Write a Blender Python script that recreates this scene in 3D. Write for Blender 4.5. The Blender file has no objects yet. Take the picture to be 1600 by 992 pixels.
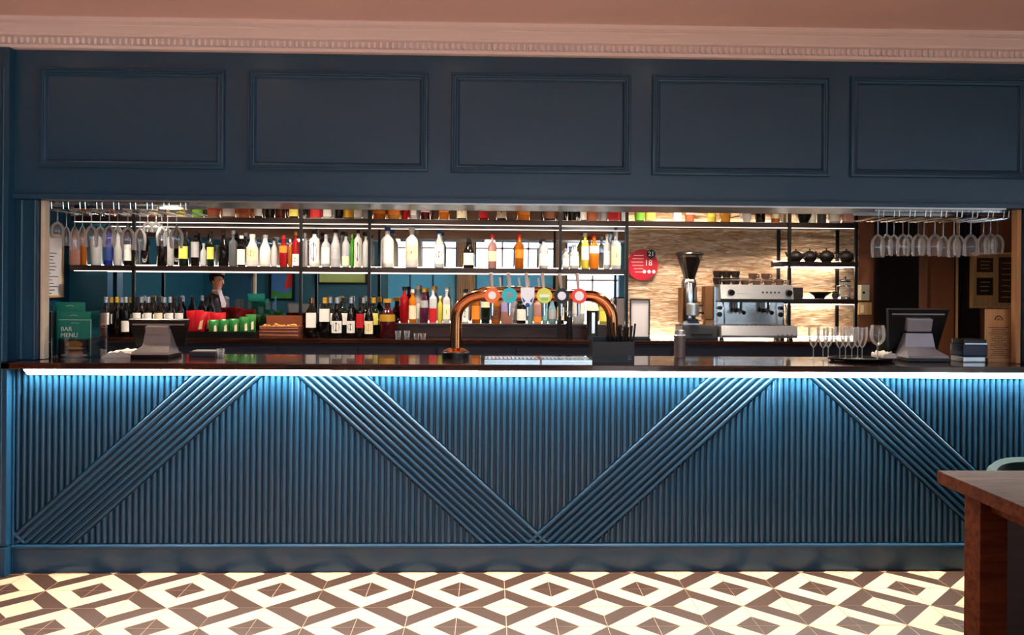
import bpy, bmesh, math, random
from mathutils import Vector, Matrix
random.seed(7)
C = bpy.context.scene.collection
PI = math.pi

# ------------------------------------------------------------------ camera, world, lights, exposure
F, CY, YAW, ROLL, HC = 1294.4, -53.5, 0.0271, 0.0070, 1.55
cam_d = bpy.data.cameras.new('camera'); cam = bpy.data.objects.new('camera', cam_d); C.objects.link(cam)
cam_d.sensor_width = 36; cam_d.lens = F/1600*36; cam_d.shift_y = CY/1600; cam_d.clip_start = .05; cam_d.clip_end = 200
fw = Vector((math.sin(YAW), math.cos(YAW), 0)); rt = Vector((math.cos(YAW), -math.sin(YAW), 0)); up = Vector((0,0,1))
cr, sr = math.cos(ROLL), math.sin(ROLL)
cx_ = rt*cr + up*sr; cy_ = up*cr - rt*sr          # picture axes after the roll
cam.matrix_world = Matrix((( cx_.x, cy_.x, -fw.x, 0), (cx_.y, cy_.y, -fw.y, 0), (cx_.z, cy_.z, -fw.z, HC), (0,0,0,1)))
bpy.context.scene.camera = cam
vs = bpy.context.scene.view_settings
vs.view_transform = 'Standard'; vs.look = 'None'; vs.gamma = 1; vs.use_curve_mapping = False
vs.exposure = 0.0
W = bpy.data.worlds.new('World'); bpy.context.scene.world = W; W.use_nodes = True
bg = W.node_tree.nodes['Background']; bg.inputs[0].default_value = (.62,.80,1,1); bg.inputs[1].default_value = 7.0
cy = bpy.context.scene.cycles
cy.max_bounces = 10; cy.transparent_max_bounces = 24; cy.transmission_bounces = 10; cy.glossy_bounces = 6; cy.diffuse_bounces = 4
cy.caustics_reflective = False; cy.caustics_refractive = False; cy.sample_clamp_indirect = 4.0

def spot(loc, power, col, size=110, blend=.6, rad=.05):
    d = bpy.data.lights.new('downlight_or_fill', 'SPOT'); d.energy = power; d.color = col; d.spot_size = math.radians(size); d.spot_blend = blend
    d.shadow_soft_size = rad
    o = bpy.data.objects.new('downlight_or_fill', d); C.objects.link(o); o.location = loc; return o
WARM = (1,.82,.74)
ROOM_SPOTS = [(-2.6,3.55),(-1.4,3.55),(-.2,3.55),(1.0,3.55),(-3.2,1.6),(-1.1,1.4),(.3,1.0),(3.2,-.9),(-2.5,-1.8),(0,-1.8),(2.5,-1.8)]
for k,(x,y) in enumerate(ROOM_SPOTS): spot((x,y,2.895), 70 if k<4 else 640, WARM, 74 if k<4 else 100)
SOFFIT_SPOTS = [(-1.9,4.72),(-.95,4.72),(0,4.72),(.95,4.72),(2.04,4.72)]
for x,y in SOFFIT_SPOTS: spot((x,y,1.970), 16, (1,.84,.68), 130).rotation_euler.x = math.radians(38)
BAR_FILL_SPOTS = [(-2.4,5.75),(-1.4,5.75),(-.4,5.75),(.6,5.75),(1.4,5.9),(2.3,5.75)]  # unseen lamps without fittings, added to brighten the back bar and lobby wall
for k,(x,y) in enumerate(BAR_FILL_SPOTS): spot((x,y,2.41), 95 if k<5 else 60, (1,.84,.68), 140)

def portal(x, z, w, h, y, rot):
    d = bpy.data.lights.new('window_portal','AREA'); d.shape='RECTANGLE'; d.size=w; d.size_y=h; d.cycles.is_portal=True
    o = bpy.data.objects.new('window_portal', d); C.objects.link(o); o.location=(x,y,z); o.rotation_euler=rot

# ------------------------------------------------------------------ helpers
def U(u, v, y):
    """world point at depth y of the photograph's pixel u, v: used once, to measure where a thing stands"""
    a, b = u-800, v-(496+CY)
    a, b = cr*a + sr*b, -sr*a + cr*b
    d = fw + rt*(a/F) - up*(b/F)
    t = y/d.y
    return Vector((d.x*t, y, HC + d.z*t))
def X(u, y, v=440): return U(u, v, y).x
def Zp(v, y, u=800): return U(u, v, y).z

def srgb(h):
    h = h.lstrip('#'); c = [int(h[i:i+2],16)/255 for i in (0,2,4)]
    return tuple(x/12.92 if x <= .04045 else ((x+.055)/1.055)**2.4 for x in c)
MATS = {}
def mat(name, col, rough=.5, metal=0, trans=0, emit=0, ior=1.45, spec=.5, vary=.12, scale=20, coat=0, bump=0):
    if name in MATS: return MATS[name]
    m = bpy.data.materials.new(name); MATS[name] = m; m.use_nodes = True
    nt = m.node_tree; b = nt.nodes['Principled BSDF']
    c = srgb(col) if isinstance(col, str) else col
    b.inputs['Base Color'].default_value = (*c,1); b.inputs['Roughness'].default_value = rough
    b.inputs['Metallic'].default_value = metal; b.inputs['Transmission Weight'].default_value = trans
    b.inputs['IOR'].default_value = ior; b.inputs['Specular IOR Level'].default_value = spec; b.inputs['Coat Weight'].default_value = coat
    if emit: b.inputs['Emission Color'].default_value = (*c,1); b.inputs['Emission Strength'].default_value = emit
    if vary and not emit:
        tc = nt.nodes.new('ShaderNodeTexCoord'); n = nt.nodes.new('ShaderNodeTexNoise'); n.inputs['Scale'].default_value = scale; n.inputs['Detail'].default_value = 3
        nt.links.new(tc.outputs['Object'], n.inputs['Vector'])
        r = nt.nodes.new('ShaderNodeMapRange'); r.inputs['To Min'].default_value = 1-vary; r.inputs['To Max'].default_value = 1+vary
        nt.links.new(n.outputs['Fac'], r.inputs['Value'])
        mx = nt.nodes.new('ShaderNodeVectorMath'); mx.operation = 'SCALE'; mx.inputs[0].default_value = c
        nt.links.new(r.outputs['Result'], mx.inputs['Scale']); nt.links.new(mx.outputs['Vector'], b.inputs['Base Color'])
        if bump:
            bp = nt.nodes.new('ShaderNodeBump'); bp.inputs['Strength'].default_value = bump; bp.inputs['Distance'].default_value = .01
            nt.links.new(n.outputs['Fac'], bp.inputs['Height']); nt.links.new(bp.outputs['Normal'], b.inputs['Normal'])
    return m
def wood(name, c1, c2, rough=.35, stretch=(1,12,12), scale=3, coat=0):
    m = mat(name, c1, rough, vary=0, coat=coat); nt = m.node_tree; b = nt.nodes['Principled BSDF']
    tc = nt.nodes.new('ShaderNodeTexCoord'); mp = nt.nodes.new('ShaderNodeMapping'); mp.inputs['Scale'].default_value = stretch
    n = nt.nodes.new('ShaderNodeTexNoise'); n.inputs['Scale'].default_value = scale; n.inputs['Detail'].default_value = 6; n.inputs['Distortion'].default_value = .6
    r = nt.nodes.new('ShaderNodeValToRGB'); r.color_ramp.elements[0].color = (*srgb(c1),1); r.color_ramp.elements[1].color = (*srgb(c2),1)
    r.color_ramp.elements[0].position = .35; r.color_ramp.elements[1].position = .7
    L = nt.links.new; L(tc.outputs['Object'], mp.inputs['Vector']); L(mp.outputs['Vector'], n.inputs['Vector']); L(n.outputs['Fac'], r.inputs['Fac']); L(r.outputs['Color'], b.inputs['Base Color'])
    return m
def thin_glass(name, tint=(1,1,1), base=.05, gain=1.0, edge_glint=0):
    m = bpy.data.materials.new(name); m.use_nodes = True; MATS[name] = m; nt = m.node_tree; nt.nodes.clear()
    o = nt.nodes.new('ShaderNodeOutputMaterial'); t = nt.nodes.new('ShaderNodeBsdfTransparent'); g = nt.nodes.new('ShaderNodeBsdfGlossy'); x = nt.nodes.new('ShaderNodeMixShader')
    lw = nt.nodes.new('ShaderNodeLayerWeight'); lw.inputs['Blend'].default_value = .4
    mr = nt.nodes.new('ShaderNodeMapRange'); mr.inputs['To Min'].default_value = base; mr.inputs['To Max'].default_value = gain
    if edge_glint:        # pale grey mixed in at grazing angles paints bright edges on the glasses
        df = nt.nodes.new('ShaderNodeBsdfTranslucent'); d2 = nt.nodes.new('ShaderNodeBsdfDiffuse'); a_ = nt.nodes.new('ShaderNodeAddShader'); xx = nt.nodes.new('ShaderNodeMixShader'); xx.inputs[0].default_value = edge_glint
        df.inputs[0].default_value = (.5,.5,.5,1); d2.inputs[0].default_value = (.5,.5,.5,1)
        nt.links.new(df.outputs[0],a_.inputs[0]); nt.links.new(d2.outputs[0],a_.inputs[1]); nt.links.new(g.outputs[0],xx.inputs[1]); nt.links.new(a_.outputs[0],xx.inputs[2])
    t.inputs[0].default_value = (*tint,1); g.inputs['Roughness'].default_value = .03
    L = nt.links.new; L(lw.outputs['Fresnel'], mr.inputs['Value']); L(mr.outputs['Result'], x.inputs[0]); L(t.outputs[0], x.inputs[1]); L((xx if edge_glint else g).outputs[0], x.inputs[2]); L(x.outputs[0], o.inputs[0])
    return m

class MB:
    def __init__(s): s.b = bmesh.new(); s.mi = 0
    def face(s, vs):
        try: f = s.b.faces.new(vs); f.material_index = s.mi; return f
        except ValueError: return None
    def mesh(s, pts, faces):
        v = [s.b.verts.new(p) for p in pts]
        for f in faces: s.face([v[i] for i in f])
        return v
    def box(s, x0, x1, y0, y1, z0, z1, bev=0, M=None):
        p = [Vector((x,y,z)) for z in (z0,z1) for y in (y0,y1) for x in (x0,x1)]
        if M is not None: p = [M @ q for q in p]
        v = s.mesh(p, [(0,2,3,1),(4,5,7,6),(0,1,5,4),(2,6,7,3),(0,4,6,2),(1,3,7,5)])
        if bev:
            es = list({e for q in v for e in q.link_edges}); n0 = set(s.b.faces)
            r = bmesh.ops.bevel(s.b, geom=es, offset=bev, segments=2, profile=.7, affect='EDGES')
            for f in r['faces']: f.material_index = s.mi
        return s
    def rev(s, prof, o=(0,0,0), n=14, sq=0, sx=1, sy=1, M=None, a0=0, a1=2*PI):
        """turned shape about z: prof = (radius, height) pairs; sq > 0 squares its plan"""
        full = abs(a1-a0-2*PI) < 1e-6; rings = []
        m = n if full else n+1
        for r, z in prof:
            ring = []
            for k in range(m):
                a = a0 + (a1-a0)*k/n; c, q = math.cos(a), math.sin(a); rr = r
                if sq: rr = r*(1-sq) + sq*r*min(1/max(abs(c),1e-6), 1/max(abs(q),1e-6), 1.25)
                p = Vector((rr*c*sx, rr*q*sy, z))
                if M is not None: p = M @ p
                ring.append(p + Vector(o))
            if r < 1e-6 and full: rings.append([s.b.verts.new(ring[0])])
            else: rings.append([s.b.verts.new(p) for p in ring])
        for a, b in zip(rings, rings[1:]):
            for k in range(n):
                k2 = (k+1) % m if full else k+1
                if len(a) == 1 and len(b) > 1: s.face([a[0], b[k2], b[k]][::-1])
                elif len(b) == 1 and len(a) > 1: s.face([a[k], a[k2], b[0]])
                elif len(a) > 1: s.face([a[k], a[k2], b[k2], b[k]])
        return s
    def cyl(s, p, q, r, n=12, r2=None):
        p, q = Vector(p), Vector(q); d = q-p; M = d.to_track_quat('Z','Y').to_matrix(); L = d.length; r2 = r if r2 is None else r2
        return s.rev([(0,0),(r,0),(r2,L),(0,L)], p, n, M=M)
    def tube(s, pts, r, n=10, caps=True):
        pts = [Vector(p) for p in pts]; rings = []; N = len(pts); rr = r if isinstance(r,(list,tuple)) else [r]*N
        ref = None
        for i in range(N):
            t = (pts[min(i+1,N-1)] - pts[max(i-1,0)]).normalized()
            if ref is None: ref = t.orthogonal().normalized()
            ref = (ref - t*ref.dot(t)).normalized(); bn = t.cross(ref)
            rings.append([s.b.verts.new(pts[i] + rr[i]*(ref*math.cos(2*PI*k/n) + bn*math.sin(2*PI*k/n))) for k in range(n)])
        for a, b in zip(rings, rings[1:]):
            for k in range(n): s.face([a[k], a[(k+1)%n], b[(k+1)%n], b[k]])
        if caps: s.face(rings[0][::-1]); s.face(rings[-1])
        return s
    def extr(s, prof, x0, x1, axis='x'):
        """prof = closed (y, z) outline pushed along x"""
        n = len(prof); a = [s.b.verts.new((x0,y,z)) for y,z in prof]; b = [s.b.verts.new((x1,y,z)) for y,z in prof]
        for k in range(n): s.face([a[k], a[(k+1)%n], b[(k+1)%n], b[k]])
        s.face(a[::-1]); s.face(b); return s
    def ball(s, c, r, n=10, sz=1, sx=1, sy=1):
        m = 7
        return s.rev([(r*math.sin(PI*i/m) if 0<i<m else 0, -r*sz*math.cos(PI*i/m)) for i in range(m+1)], c, n, sx=sx, sy=sy)
    def obj(s, name, mats, parent=None, smooth=True, sharp=.7):
        bmesh.ops.recalc_face_normals(s.b, faces=s.b.faces)
        if parent is not None: o_ = wloc(parent)
        else:
            xs=[v.co for v in s.b.verts]
            o_ = Vector(((min(v.x for v in xs)+max(v.x for v in xs))/2, (min(v.y for v in xs)+max(v.y for v in xs))/2, min(v.z for v in xs)))
        for v in s.b.verts: v.co -= o_
        if smooth:
            for f in s.b.faces: f.smooth = True
            for e in s.b.edges:
                if len(e.link_faces) == 2 and e.calc_face_angle(0) > sharp: e.smooth = False
        me = bpy.data.meshes.new(name); s.b.to_mesh(me); s.b.free()
        for m in (mats if isinstance(mats,(list,tuple)) else [mats]): me.materials.append(MATS[m] if isinstance(m,str) else m)
        o = bpy.data.objects.new(name, me); C.objects.link(o)
        if parent is not None: o.parent = parent
        else: o.location = o_
        return o
def wloc(o):
    v = Vector((0,0,0))
    while o is not None: v = v + o.location; o = o.parent
    return v
USED = set()
def tag(o, label, cat, group=None):
    if label in USED: print('LABELDUP', label)
    n = len(label.split())
    if not 4 <= n <= 16: print('LABELLEN', n, label)
    USED.add(label); o['label'] = label; o['category'] = cat
    if group: o['group'] = group
    return o
def thing(name, label, cat, loc, group=None):
    o = bpy.data.objects.new(name, None); C.objects.link(o); o.location = loc; o.empty_display_size = .05
    return tag(o, label, cat, group)
def struct(o): o['kind'] = 'structure'; return o
def stuff(o): o['kind'] = 'stuff'; return o
def text(name, s, size, loc, m, parent, ext=.0008, align='CENTER', rotz=0, tilt=PI/2):
    cu = bpy.data.curves.new(name, 'FONT'); cu.body = s; cu.size = size; cu.extrude = ext; cu.align_x = align; cu.align_y = 'CENTER'
    cu.materials.append(MATS[m]); o = bpy.data.objects.new(name, cu); C.objects.link(o)
    bpy.context.view_layer.update(); me = bpy.data.meshes.new_from_object(o.evaluated_get(bpy.context.evaluated_depsgraph_get())); bpy.data.objects.remove(o)
    o = bpy.data.objects.new(name, me); C.objects.link(o)
    o.parent = parent; o.location = Vector(loc) - wloc(parent); o.rotation_euler = (tilt,0,rotz); return o

# ------------------------------------------------------------------ materials
mat('blue_paint', '#183f5b', .27, vary=.06, scale=4)
mat('navy_paint', '#1a2236', .5, vary=.08)
mat('teal_wall', '#1c5f74', .5, vary=.06, scale=3)
mat('plaster', '#fdf0ec', .8, vary=.04, scale=3)
mat('ceiling_paint', '#f6dcd8', .85, vary=.05, scale=2)
mat('tile_cream', '#d9b190', .45, vary=.08, scale=6)
mat('tile_brown', '#452b20', .5, vary=.14, scale=9)
mat('grout', '#d8c3ae', .9)
wood('counter_wood', '#1c0c08', '#3a1c10', .14, (1,10,10), 4, .4)
wood('dark_shelf', '#160c09', '#2a1710', .35)
wood('table_wood', '#30130a', '#4a2312', .75, (2,14,14), 2); MATS['table_wood'].node_tree.nodes['Principled BSDF'].inputs['Specular IOR Level'].default_value = .03
wood('pale_wood', '#c89b66', '#dcb684', .5, (12,12,1), 3)
wood('brown_wall', '#7a4a30', '#86543a', .6, (8,8,1), 1)
mat('black_metal', '#0d0b0b', .4, .3)
mat('black_plastic', '#08090b', .35)
mat('grey_plastic', '#3a3a3e', .45)
mat('silver', '#d4d7da', .34, .85, vary=.05)
mat('steel', '#dcdcda', .20, 1, vary=.03)
mat('copper', '#d98a58', .16, 1, vary=.05)
mat('brass', '#c79a4a', .25, 1)
mat('white_plastic', '#e9e9ea', .4)
mat('paper', '#ece7ea', .7, vary=.03)
mat('cloth', '#efeae0', .9, bump=.4, scale=60)
mat('cream', '#f1e3c6', .5)
mat('mirror', (.93,.94,.95), .0, 1, vary=0)
mat('aluminium', '#b9b4b2', .28, 1)
LEDC = (.95,1,.90)
def emis(name, c, s):
    m = mat(name, c, emit=s); return m
emis('led_cool', LEDC, 150); emis('led_warm', (1,.86,.68), 34); emis('led_thin', (1,.88,.74), 3.5); emis('lamp_disc', (1,.86,.68), 22)
thin_glass('glass', (1,1,1), .05, .95, .45); thin_glass('pane', (.97,.99,1), .05, .9); thin_glass('acrylic', (.95,.97,.98), .06, .8)
def bm_(n, c, tr=.55, r=.08, ior=1.42): mat('b_'+n, c, r, 0, tr, ior=ior, vary=.05)
bm_('clear', '#ffffff', .5); bm_('white', '#f4f0e6', .0, .3); bm_('amber', '#e07a1c'); bm_('gold', '#f0b040'); bm_('red', '#d01c20'); bm_('green', '#58c22a')
bm_('yellow', '#f0e25a', .3); bm_('blue', '#2a35b0'); bm_('pink', '#f0b0a0'); bm_('dark', '#120d0c', .15); bm_('darkgreen', '#16241a', .25); bm_('brown', '#5a2414', .45)
bm_('copper', '#d8805a', .4); bm_('purple', '#5a2440', .4); bm_('ltblue', '#a8d8ea', .6); bm_('maroon', '#4a1018', .3); bm_('orange', '#f28a1e', .4); bm_('grey', '#7c8084', .5)
for n, c in dict(white='#f6f2ea', cream='#f3e4be', red='#c0161c', black='#15120f', yellow='#f2e36a', blue='#27407e', gold='#d8a83a', silver='#c9c9cc', orange='#ea8a2a', green='#7cc63a', brown='#6a3a22', pink='#f0c0b4', teal='#7fb8bc', lilac='#9d93c8').items():
    mat('l_'+n, c, .5, .6 if n in ('gold','silver') else 0, vary=.08, scale=90)

# ------------------------------------------------------------------ the setting
D = 4.448                                   # plane of the bar front and of the panelled bulkhead
XL, XR = -2.513, 3.4
ZB, ZT = 1.978, 2.787                       # underside and top of the bulkhead
CEIL = 2.91
# floor of encaustic tiles
S, TX, TY = .2292, -1.9756, D-.2519
fl = MB(); fl.box(-6,6,-4.6,6.6,-.08,-.0035); floor = struct(fl.obj('floor','grout',smooth=False))
def tile_polys():
    s = S-.003; o = .0015; A, Bq = .45, .53
    def line(t): return ((min(t,1), max(0,t-1)), (max(0,t-1), min(t,1)))
    out = []
    for t0, t1, mi in ((0,A,1),(A,1,0),(1,1+Bq,1),(1+Bq,2,0)):
        a, b = line(t0); c, d = line(t1)
        pts = [a] + ([] if t0 == 0 else [b]) + [d] + ([] if t1 == 2 else [c])
        out.append(([(o+p[0]*s-S/2, o+p[1]*s-S/2) for p in pts], mi))
    return out
POL = tile_polys()
def tile_into(m, M):
    for pts, mi in POL:
        m.mi = mi; v = [m.b.verts.new(M @ Vector((x,y,0))) for x,y in pts]; m.face(v)
    m.mi = 0; h = S/2-.0015
    c = [(-h,-h),(h,-h),(h,h),(-h,h)]
    for k in range(4):
        a, b = c[k], c[(k+1)%4]; m.face([m.b.verts.new(M @ Vector(p)) for p in ((a[0],a[1],0),(b[0],b[1],0),(b[0],b[1],-.003),(a[0],a[1],-.003))])
def tile_rot(i, j):
    # which corner of the square holds the dark triangle: even/even grid crossings
    k = {(0,0):3, (1,0):2, (1,1):1, (0,1):0}[(i%2, j%2)]
    return Matrix.Rotation(k*PI/2, 4, 'Z')
tm = MB(); tile_into(tm, Matrix.Identity(4)); tile0 = tm.obj('floor_tile', ['tile_cream','tile_brown'], floor, smooth=False)
tile_me = tile0.data; fo = wloc(floor)
for v in tile_me.vertices: v.co += fo
bpy.data.objects.remove(tile0)
rest = MB(); n_single = 0
for i in range(-17, 34):
    for j in range(-2, 38):
        cxy = (TX+(i+.5)*S, TY-(j+.5)*S)
        if cxy[1] < -4.4 or not -5.9 < cxy[0] < 4.75 or cxy[1] > D-.02 + S: continue
        if -5 <= i <= 21 and -2 <= j <= 8:
            o = bpy.data.objects.new('floor_tile', tile_me); C.objects.link(o); o.parent = floor; o.location = Vector((*cxy, random.uniform(-.0004,.0004)))-fo
            o.rotation_euler.z = {(0,0):3*PI/2,(1,0):PI,(1,1):PI/2,(0,1):0}[(i%2,j%2)]; n_single += 1
        else: tile_into(rest, Matrix.Translation((*cxy,0)) @ tile_rot(i,j))
stuff(rest.obj('floor_tiles_beyond', ['tile_cream','tile_brown'], floor, smooth=False))
# ceiling
m = MB(); m.box(-6,6,-4.6,D+.02,CEIL,CEIL+.1); ceiling = struct(m.obj('ceiling','ceiling_paint',smooth=False))
for x,y in ROOM_SPOTS:
    m = MB(); m.rev([(.045,-.004),(.06,-.004),(.06,0),(.045,0)], (x,y,CEIL), 20); ring = m.obj('downlight_ring','steel',ceiling)
    m = MB(); m.rev([(0,-.001),(.045,-.001)], (x,y,CEIL), 20); m.obj('downlight_lens','lamp_disc',ring)
# bulkhead wall over the opening
m = MB(); m.box(-6,6,D,D+.16,ZB+.02,CEIL); m.box(-6,6,D+.005,D+.45,ZB,ZB+.03); m.box(XL-.01,XR,D-.010,D+.01,ZB,ZB+.026,.004); m.box(XL-.01,XR,D-.005,D+.01,ZB+.032,ZB+.040,.002)
wall_front = struct(m.obj('wall_front','blue_paint',smooth=False))
m = MB(); m.box(XL+.16,2.82,D+.004,D+.016,ZB-.007,ZB+.001); m.obj('lip_glint','aluminium',wall_front,smooth=False)  # bright metal strip put in for the reflection along the soffit lip
def frame_ring(m, x0, x1, z0, z1, y, prof):
    """mitred moulding round a rectangle: prof = (inset from outer edge, proud of wall)"""
    rings = []
    for a, d in prof:
        rings.append([m.b.verts.new(p) for p in ((x0+a,y-d,z0+a),(x1-a,y-d,z0+a),(x1-a,y-d,z1-a),(x0+a,y-d,z1-a))])
    for p, q in zip(rings, rings[1:]):
        for k in range(4): m.face([p[k], p[(k+1)%4], q[(k+1)%4], q[k]])
PAN = [(61,351,107,263),(387,669,111,267),(705,986,115,271),(1019,1297,118,275),(1329,1604,121,278)]
for u0,u1,v0,v1 in PAN:
    um = (u0+u1)/2
    m = MB(); frame_ring(m, X(u0,D-.01,180), X(u1,D-.01,180), U(um,v1,D-.01).z, U(um,v0,D-.01).z, D, [(0,0),(0,.012),(.004,.02),(.012,.022),(.016,.014),(.024,.013),(.03,.018),(.036,.016),(.041,.006),(.045,0)])
    m.obj('panel_moulding','blue_paint',wall_front,sharp=.4)
# cornice
CP = [(0,2.766),(-.040,2.766),(-.044,2.770),(-.044,2.782),(-.040,2.786),(-.026,2.788),(-.026,2.829),(-.050,2.832),(-.053,2.836),(-.053,2.842),(-.048,2.845),(-.052,2.849),(-.085,2.868),(-.090,2.872),(-.090,2.878),(-.104,2.880),(-.112,2.886),(-.118,2.889),(-.118,CEIL),(0,CEIL)]
m = MB(); m.extr([(D+a,z) for a,z in CP], -6, 6); cornice = struct(m.obj('trim_1','plaster',sharp=.3))
dm = MB(); dm.rev([(0,-.018),(.007,-.017),(.0115,-.006),(.012,.006),(.009,.016),(0,.018)], (0,0,0), 8, sy=1.1); d0 = dm.obj('cornice_bead','plaster',cornice); dme = d0.data; off = wloc(cornice)
for v in dme.vertices: v.co += off
bpy.data.objects.remove(d0)
for k in range(210):
    x = -2.75 + k*.0318
    if x > 3.6: break
    o = bpy.data.objects.new('cornice_bead', dme); C.objects.link(o); o.parent = cornice; o.location = Vector((x, D-.031, 2.808))-off
# fluted pilaster at the end of the bar
m = MB(); m.box(-2.625,XL-.004,D-.045,D+.14,.155,ZT-.02); pil = struct(m.obj('trim_2','blue_paint',smooth=False))
for k in range(4):
    x = -2.606+k*.020; m = MB(); m.tube([(x,D-.047,.17),(x,D-.047,2.66)], .006, 6); m.obj('flute_bead','blue_paint',pil)
m = MB(); m.box(-2.632,XL-.002,D-.058,D+.14,0,.15,.004); m.obj('pilaster_plinth','blue_paint',pil,smooth=False)
m = MB(); m.box(XL-.03,XL-.004,D-.05,D-.044,.17,ZT-.03,.002); m.obj('edge_bead','blue_paint',pil,smooth=False)
# jambs of the opening
XJ = X(57,D+.02,440)
m = MB(); m.box(XL-.002,XJ,D+.02,D+.14,1.127,ZB-.002); jl = struct(m.obj('trim_3','blue_paint',smooth=False))
for a in (.03,.10):
    m = MB(); m.tube([(XL+a,D+.018,1.13),(XL+a,D+.018,ZB-.004)], .010, 8); m.obj('jamb_bead','blue_paint',jl)
m = MB(); m.box(XJ+.004,XJ+.026,D+.05,D+.10,1.127,ZB-.002,.003); struct(m.obj('trim_4','cream',smooth=False))
XJR = X(1587,D+.06,440)
m = MB(); m.box(XJR,XJR+.024,D+.05,D+.10,1.127,ZB-.002,.003); struct(m.obj('trim_5','pale_wood',smooth=False))
m = MB(); m.box(XJR+.028,3.40,D+.0,D+.14,1.127,ZB-.002); struct(m.obj('wall_right','blue_paint',smooth=False))
m = MB(); m.box(3.42,6,D+.01,D+.14,0,ZB); struct(m.obj('wall_front_right','blue_paint',smooth=False))
m = MB(); m.box(-6,-3.75,D+.01,D+.14,0,ZB); struct(m.obj('wall_front_left','blue_paint',smooth=False))
# the space behind the bar
YM = 6.52                                    # face of the mirrors and the stone
BC = 2.42
mat('brown_plaster','#8a7264',.8,vary=.15,scale=8); m = MB(); m.box(-6,6,D+.452,D+.47,ZB,BC); struct(m.obj('wall_bulkhead_rear','brown_plaster',smooth=False))
m = MB(); m.box(-6,6,D+.47,7.6,BC,BC+.08); struct(m.obj('ceiling_bar','plaster',smooth=False))
for x,y in BAR_FILL_SPOTS: pass
XST0, XST1 = X(979,YM), X(1341,YM)
m = MB(); m.box(-6,XST0,YM+.02,YM+.12,0,BC); struct(m.obj('wall_back','teal_wall',smooth=False))
# layered stone
def stone_mat():
    m = mat('stone', '#d8b08c', .75, vary=0); nt = m.node_tree; b = nt.nodes['Principled BSDF']; L = nt.links.new
    tc = nt.nodes.new('ShaderNodeTexCoord'); mp = nt.nodes.new('ShaderNodeMapping'); mp.inputs['Scale'].default_value = (1.6,1,11)
    n = nt.nodes.new('ShaderNodeTexNoise'); n.inputs['Scale'].default_value = 5; n.inputs['Detail'].default_value = 7; n.inputs['Distortion'].default_value = 1.2
    r = nt.nodes.new('ShaderNodeValToRGB'); e = r.color_ramp.elements; e[0].position = .34; e[0].color = (*srgb('#b5845f'),1); e[1].position = .66; e[1].color = (*srgb('#f3e2cc'),1)
    k = r.color_ramp.elements.new(.5); k.color = (*srgb('#d9b692'),1)
    bp = nt.nodes.new('ShaderNodeBump'); bp.inputs['Strength'].default_value = .9; bp.inputs['Distance'].default_value = .02
    L(tc.outputs['Object'], mp.inputs['Vector']); L(mp.outputs['Vector'], n.inputs['Vector']); L(n.outputs['Fac'], r.inputs['Fac']); L(r.outputs['Color'], b.inputs['Base Color'])
    L(n.outputs['Fac'], bp.inputs['Height']); L(bp.outputs['Normal'], b.inputs['Normal'])
stone_mat()
m = MB(); nx, nz = 60, 110; x0, x1, z0, z1 = XST0+.01, XST1, .9, BC
from mathutils import noise as NZ
g = [[m.b.verts.new((x0+(x1-x0)*i/nx, YM+.012*NZ.noise(Vector((i*.16, 0, j*.55))) + .006*NZ.noise(Vector((i*.5,3,j*.9))), z0+(z1-z0)*j/nz)) for i in range(nx+1)] for j in range(nz+1)]
for j in range(nz):
    for i in range(nx): m.face([g[j][i], g[j][i+1], g[j+1][i+1], g[j+1][i]])
struct(m.obj('wall_stone','stone',sharp=3))
# brown lobby wall with a doorway into a dark passage
XD0, XD1 = X(1372,YM), X(1446,YM)
m = MB(); m.box(XST1,XD0,YM,YM+.1,0,BC); m.box(XD1,6,YM,YM+.1,0,BC); m.box(XD0,XD1,YM,YM+.1,2.2,BC); struct(m.obj('wall_lobby','brown_wall',smooth=False))
m = MB(); m.box(XD0-.3,XD1+.3,7.5,7.56,0,BC); m.box(XD0-.3,XD0-.24,YM+.1,7.5,0,BC); m.box(XD1+.24,XD1+.3,YM+.1,7.5,0,BC); struct(m.obj('wall_passage','dark_shelf',smooth=False))
for n_,(a,b_) in enumerate(((XD0-.035,XD0),(XD1,XD1+.012))):
    m = MB(); m.box(a,b_,YM-.02,YM,0,2.2,.003); struct(m.obj('trim_%d'%(6+n_),'dark_shelf' if n_==0 else 'brown_wall',smooth=False))
m = MB(); a, b_ = X(1493,YM-.02), X(1498,YM-.02); m.box(a,a+.012,YM-.03,YM,0,2.3); m.box(a+.02,X(1530,YM),YM-.012,YM,0,2.3); struct(m.obj('door_1',['dark_shelf'],smooth=False))
m = MB(); m.box(a-.004,a+.014,YM-.035,YM-.03,0,2.3); struct(m.obj('trim_8','pale_wood',smooth=False))
# side wall by the left end of the shelves
XS = -3.27
m = MB(); m.box(XS-.1,XS,5.75,YM+.02,0,BC); struct(m.obj('wall_side','blue_paint',smooth=False))
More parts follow.
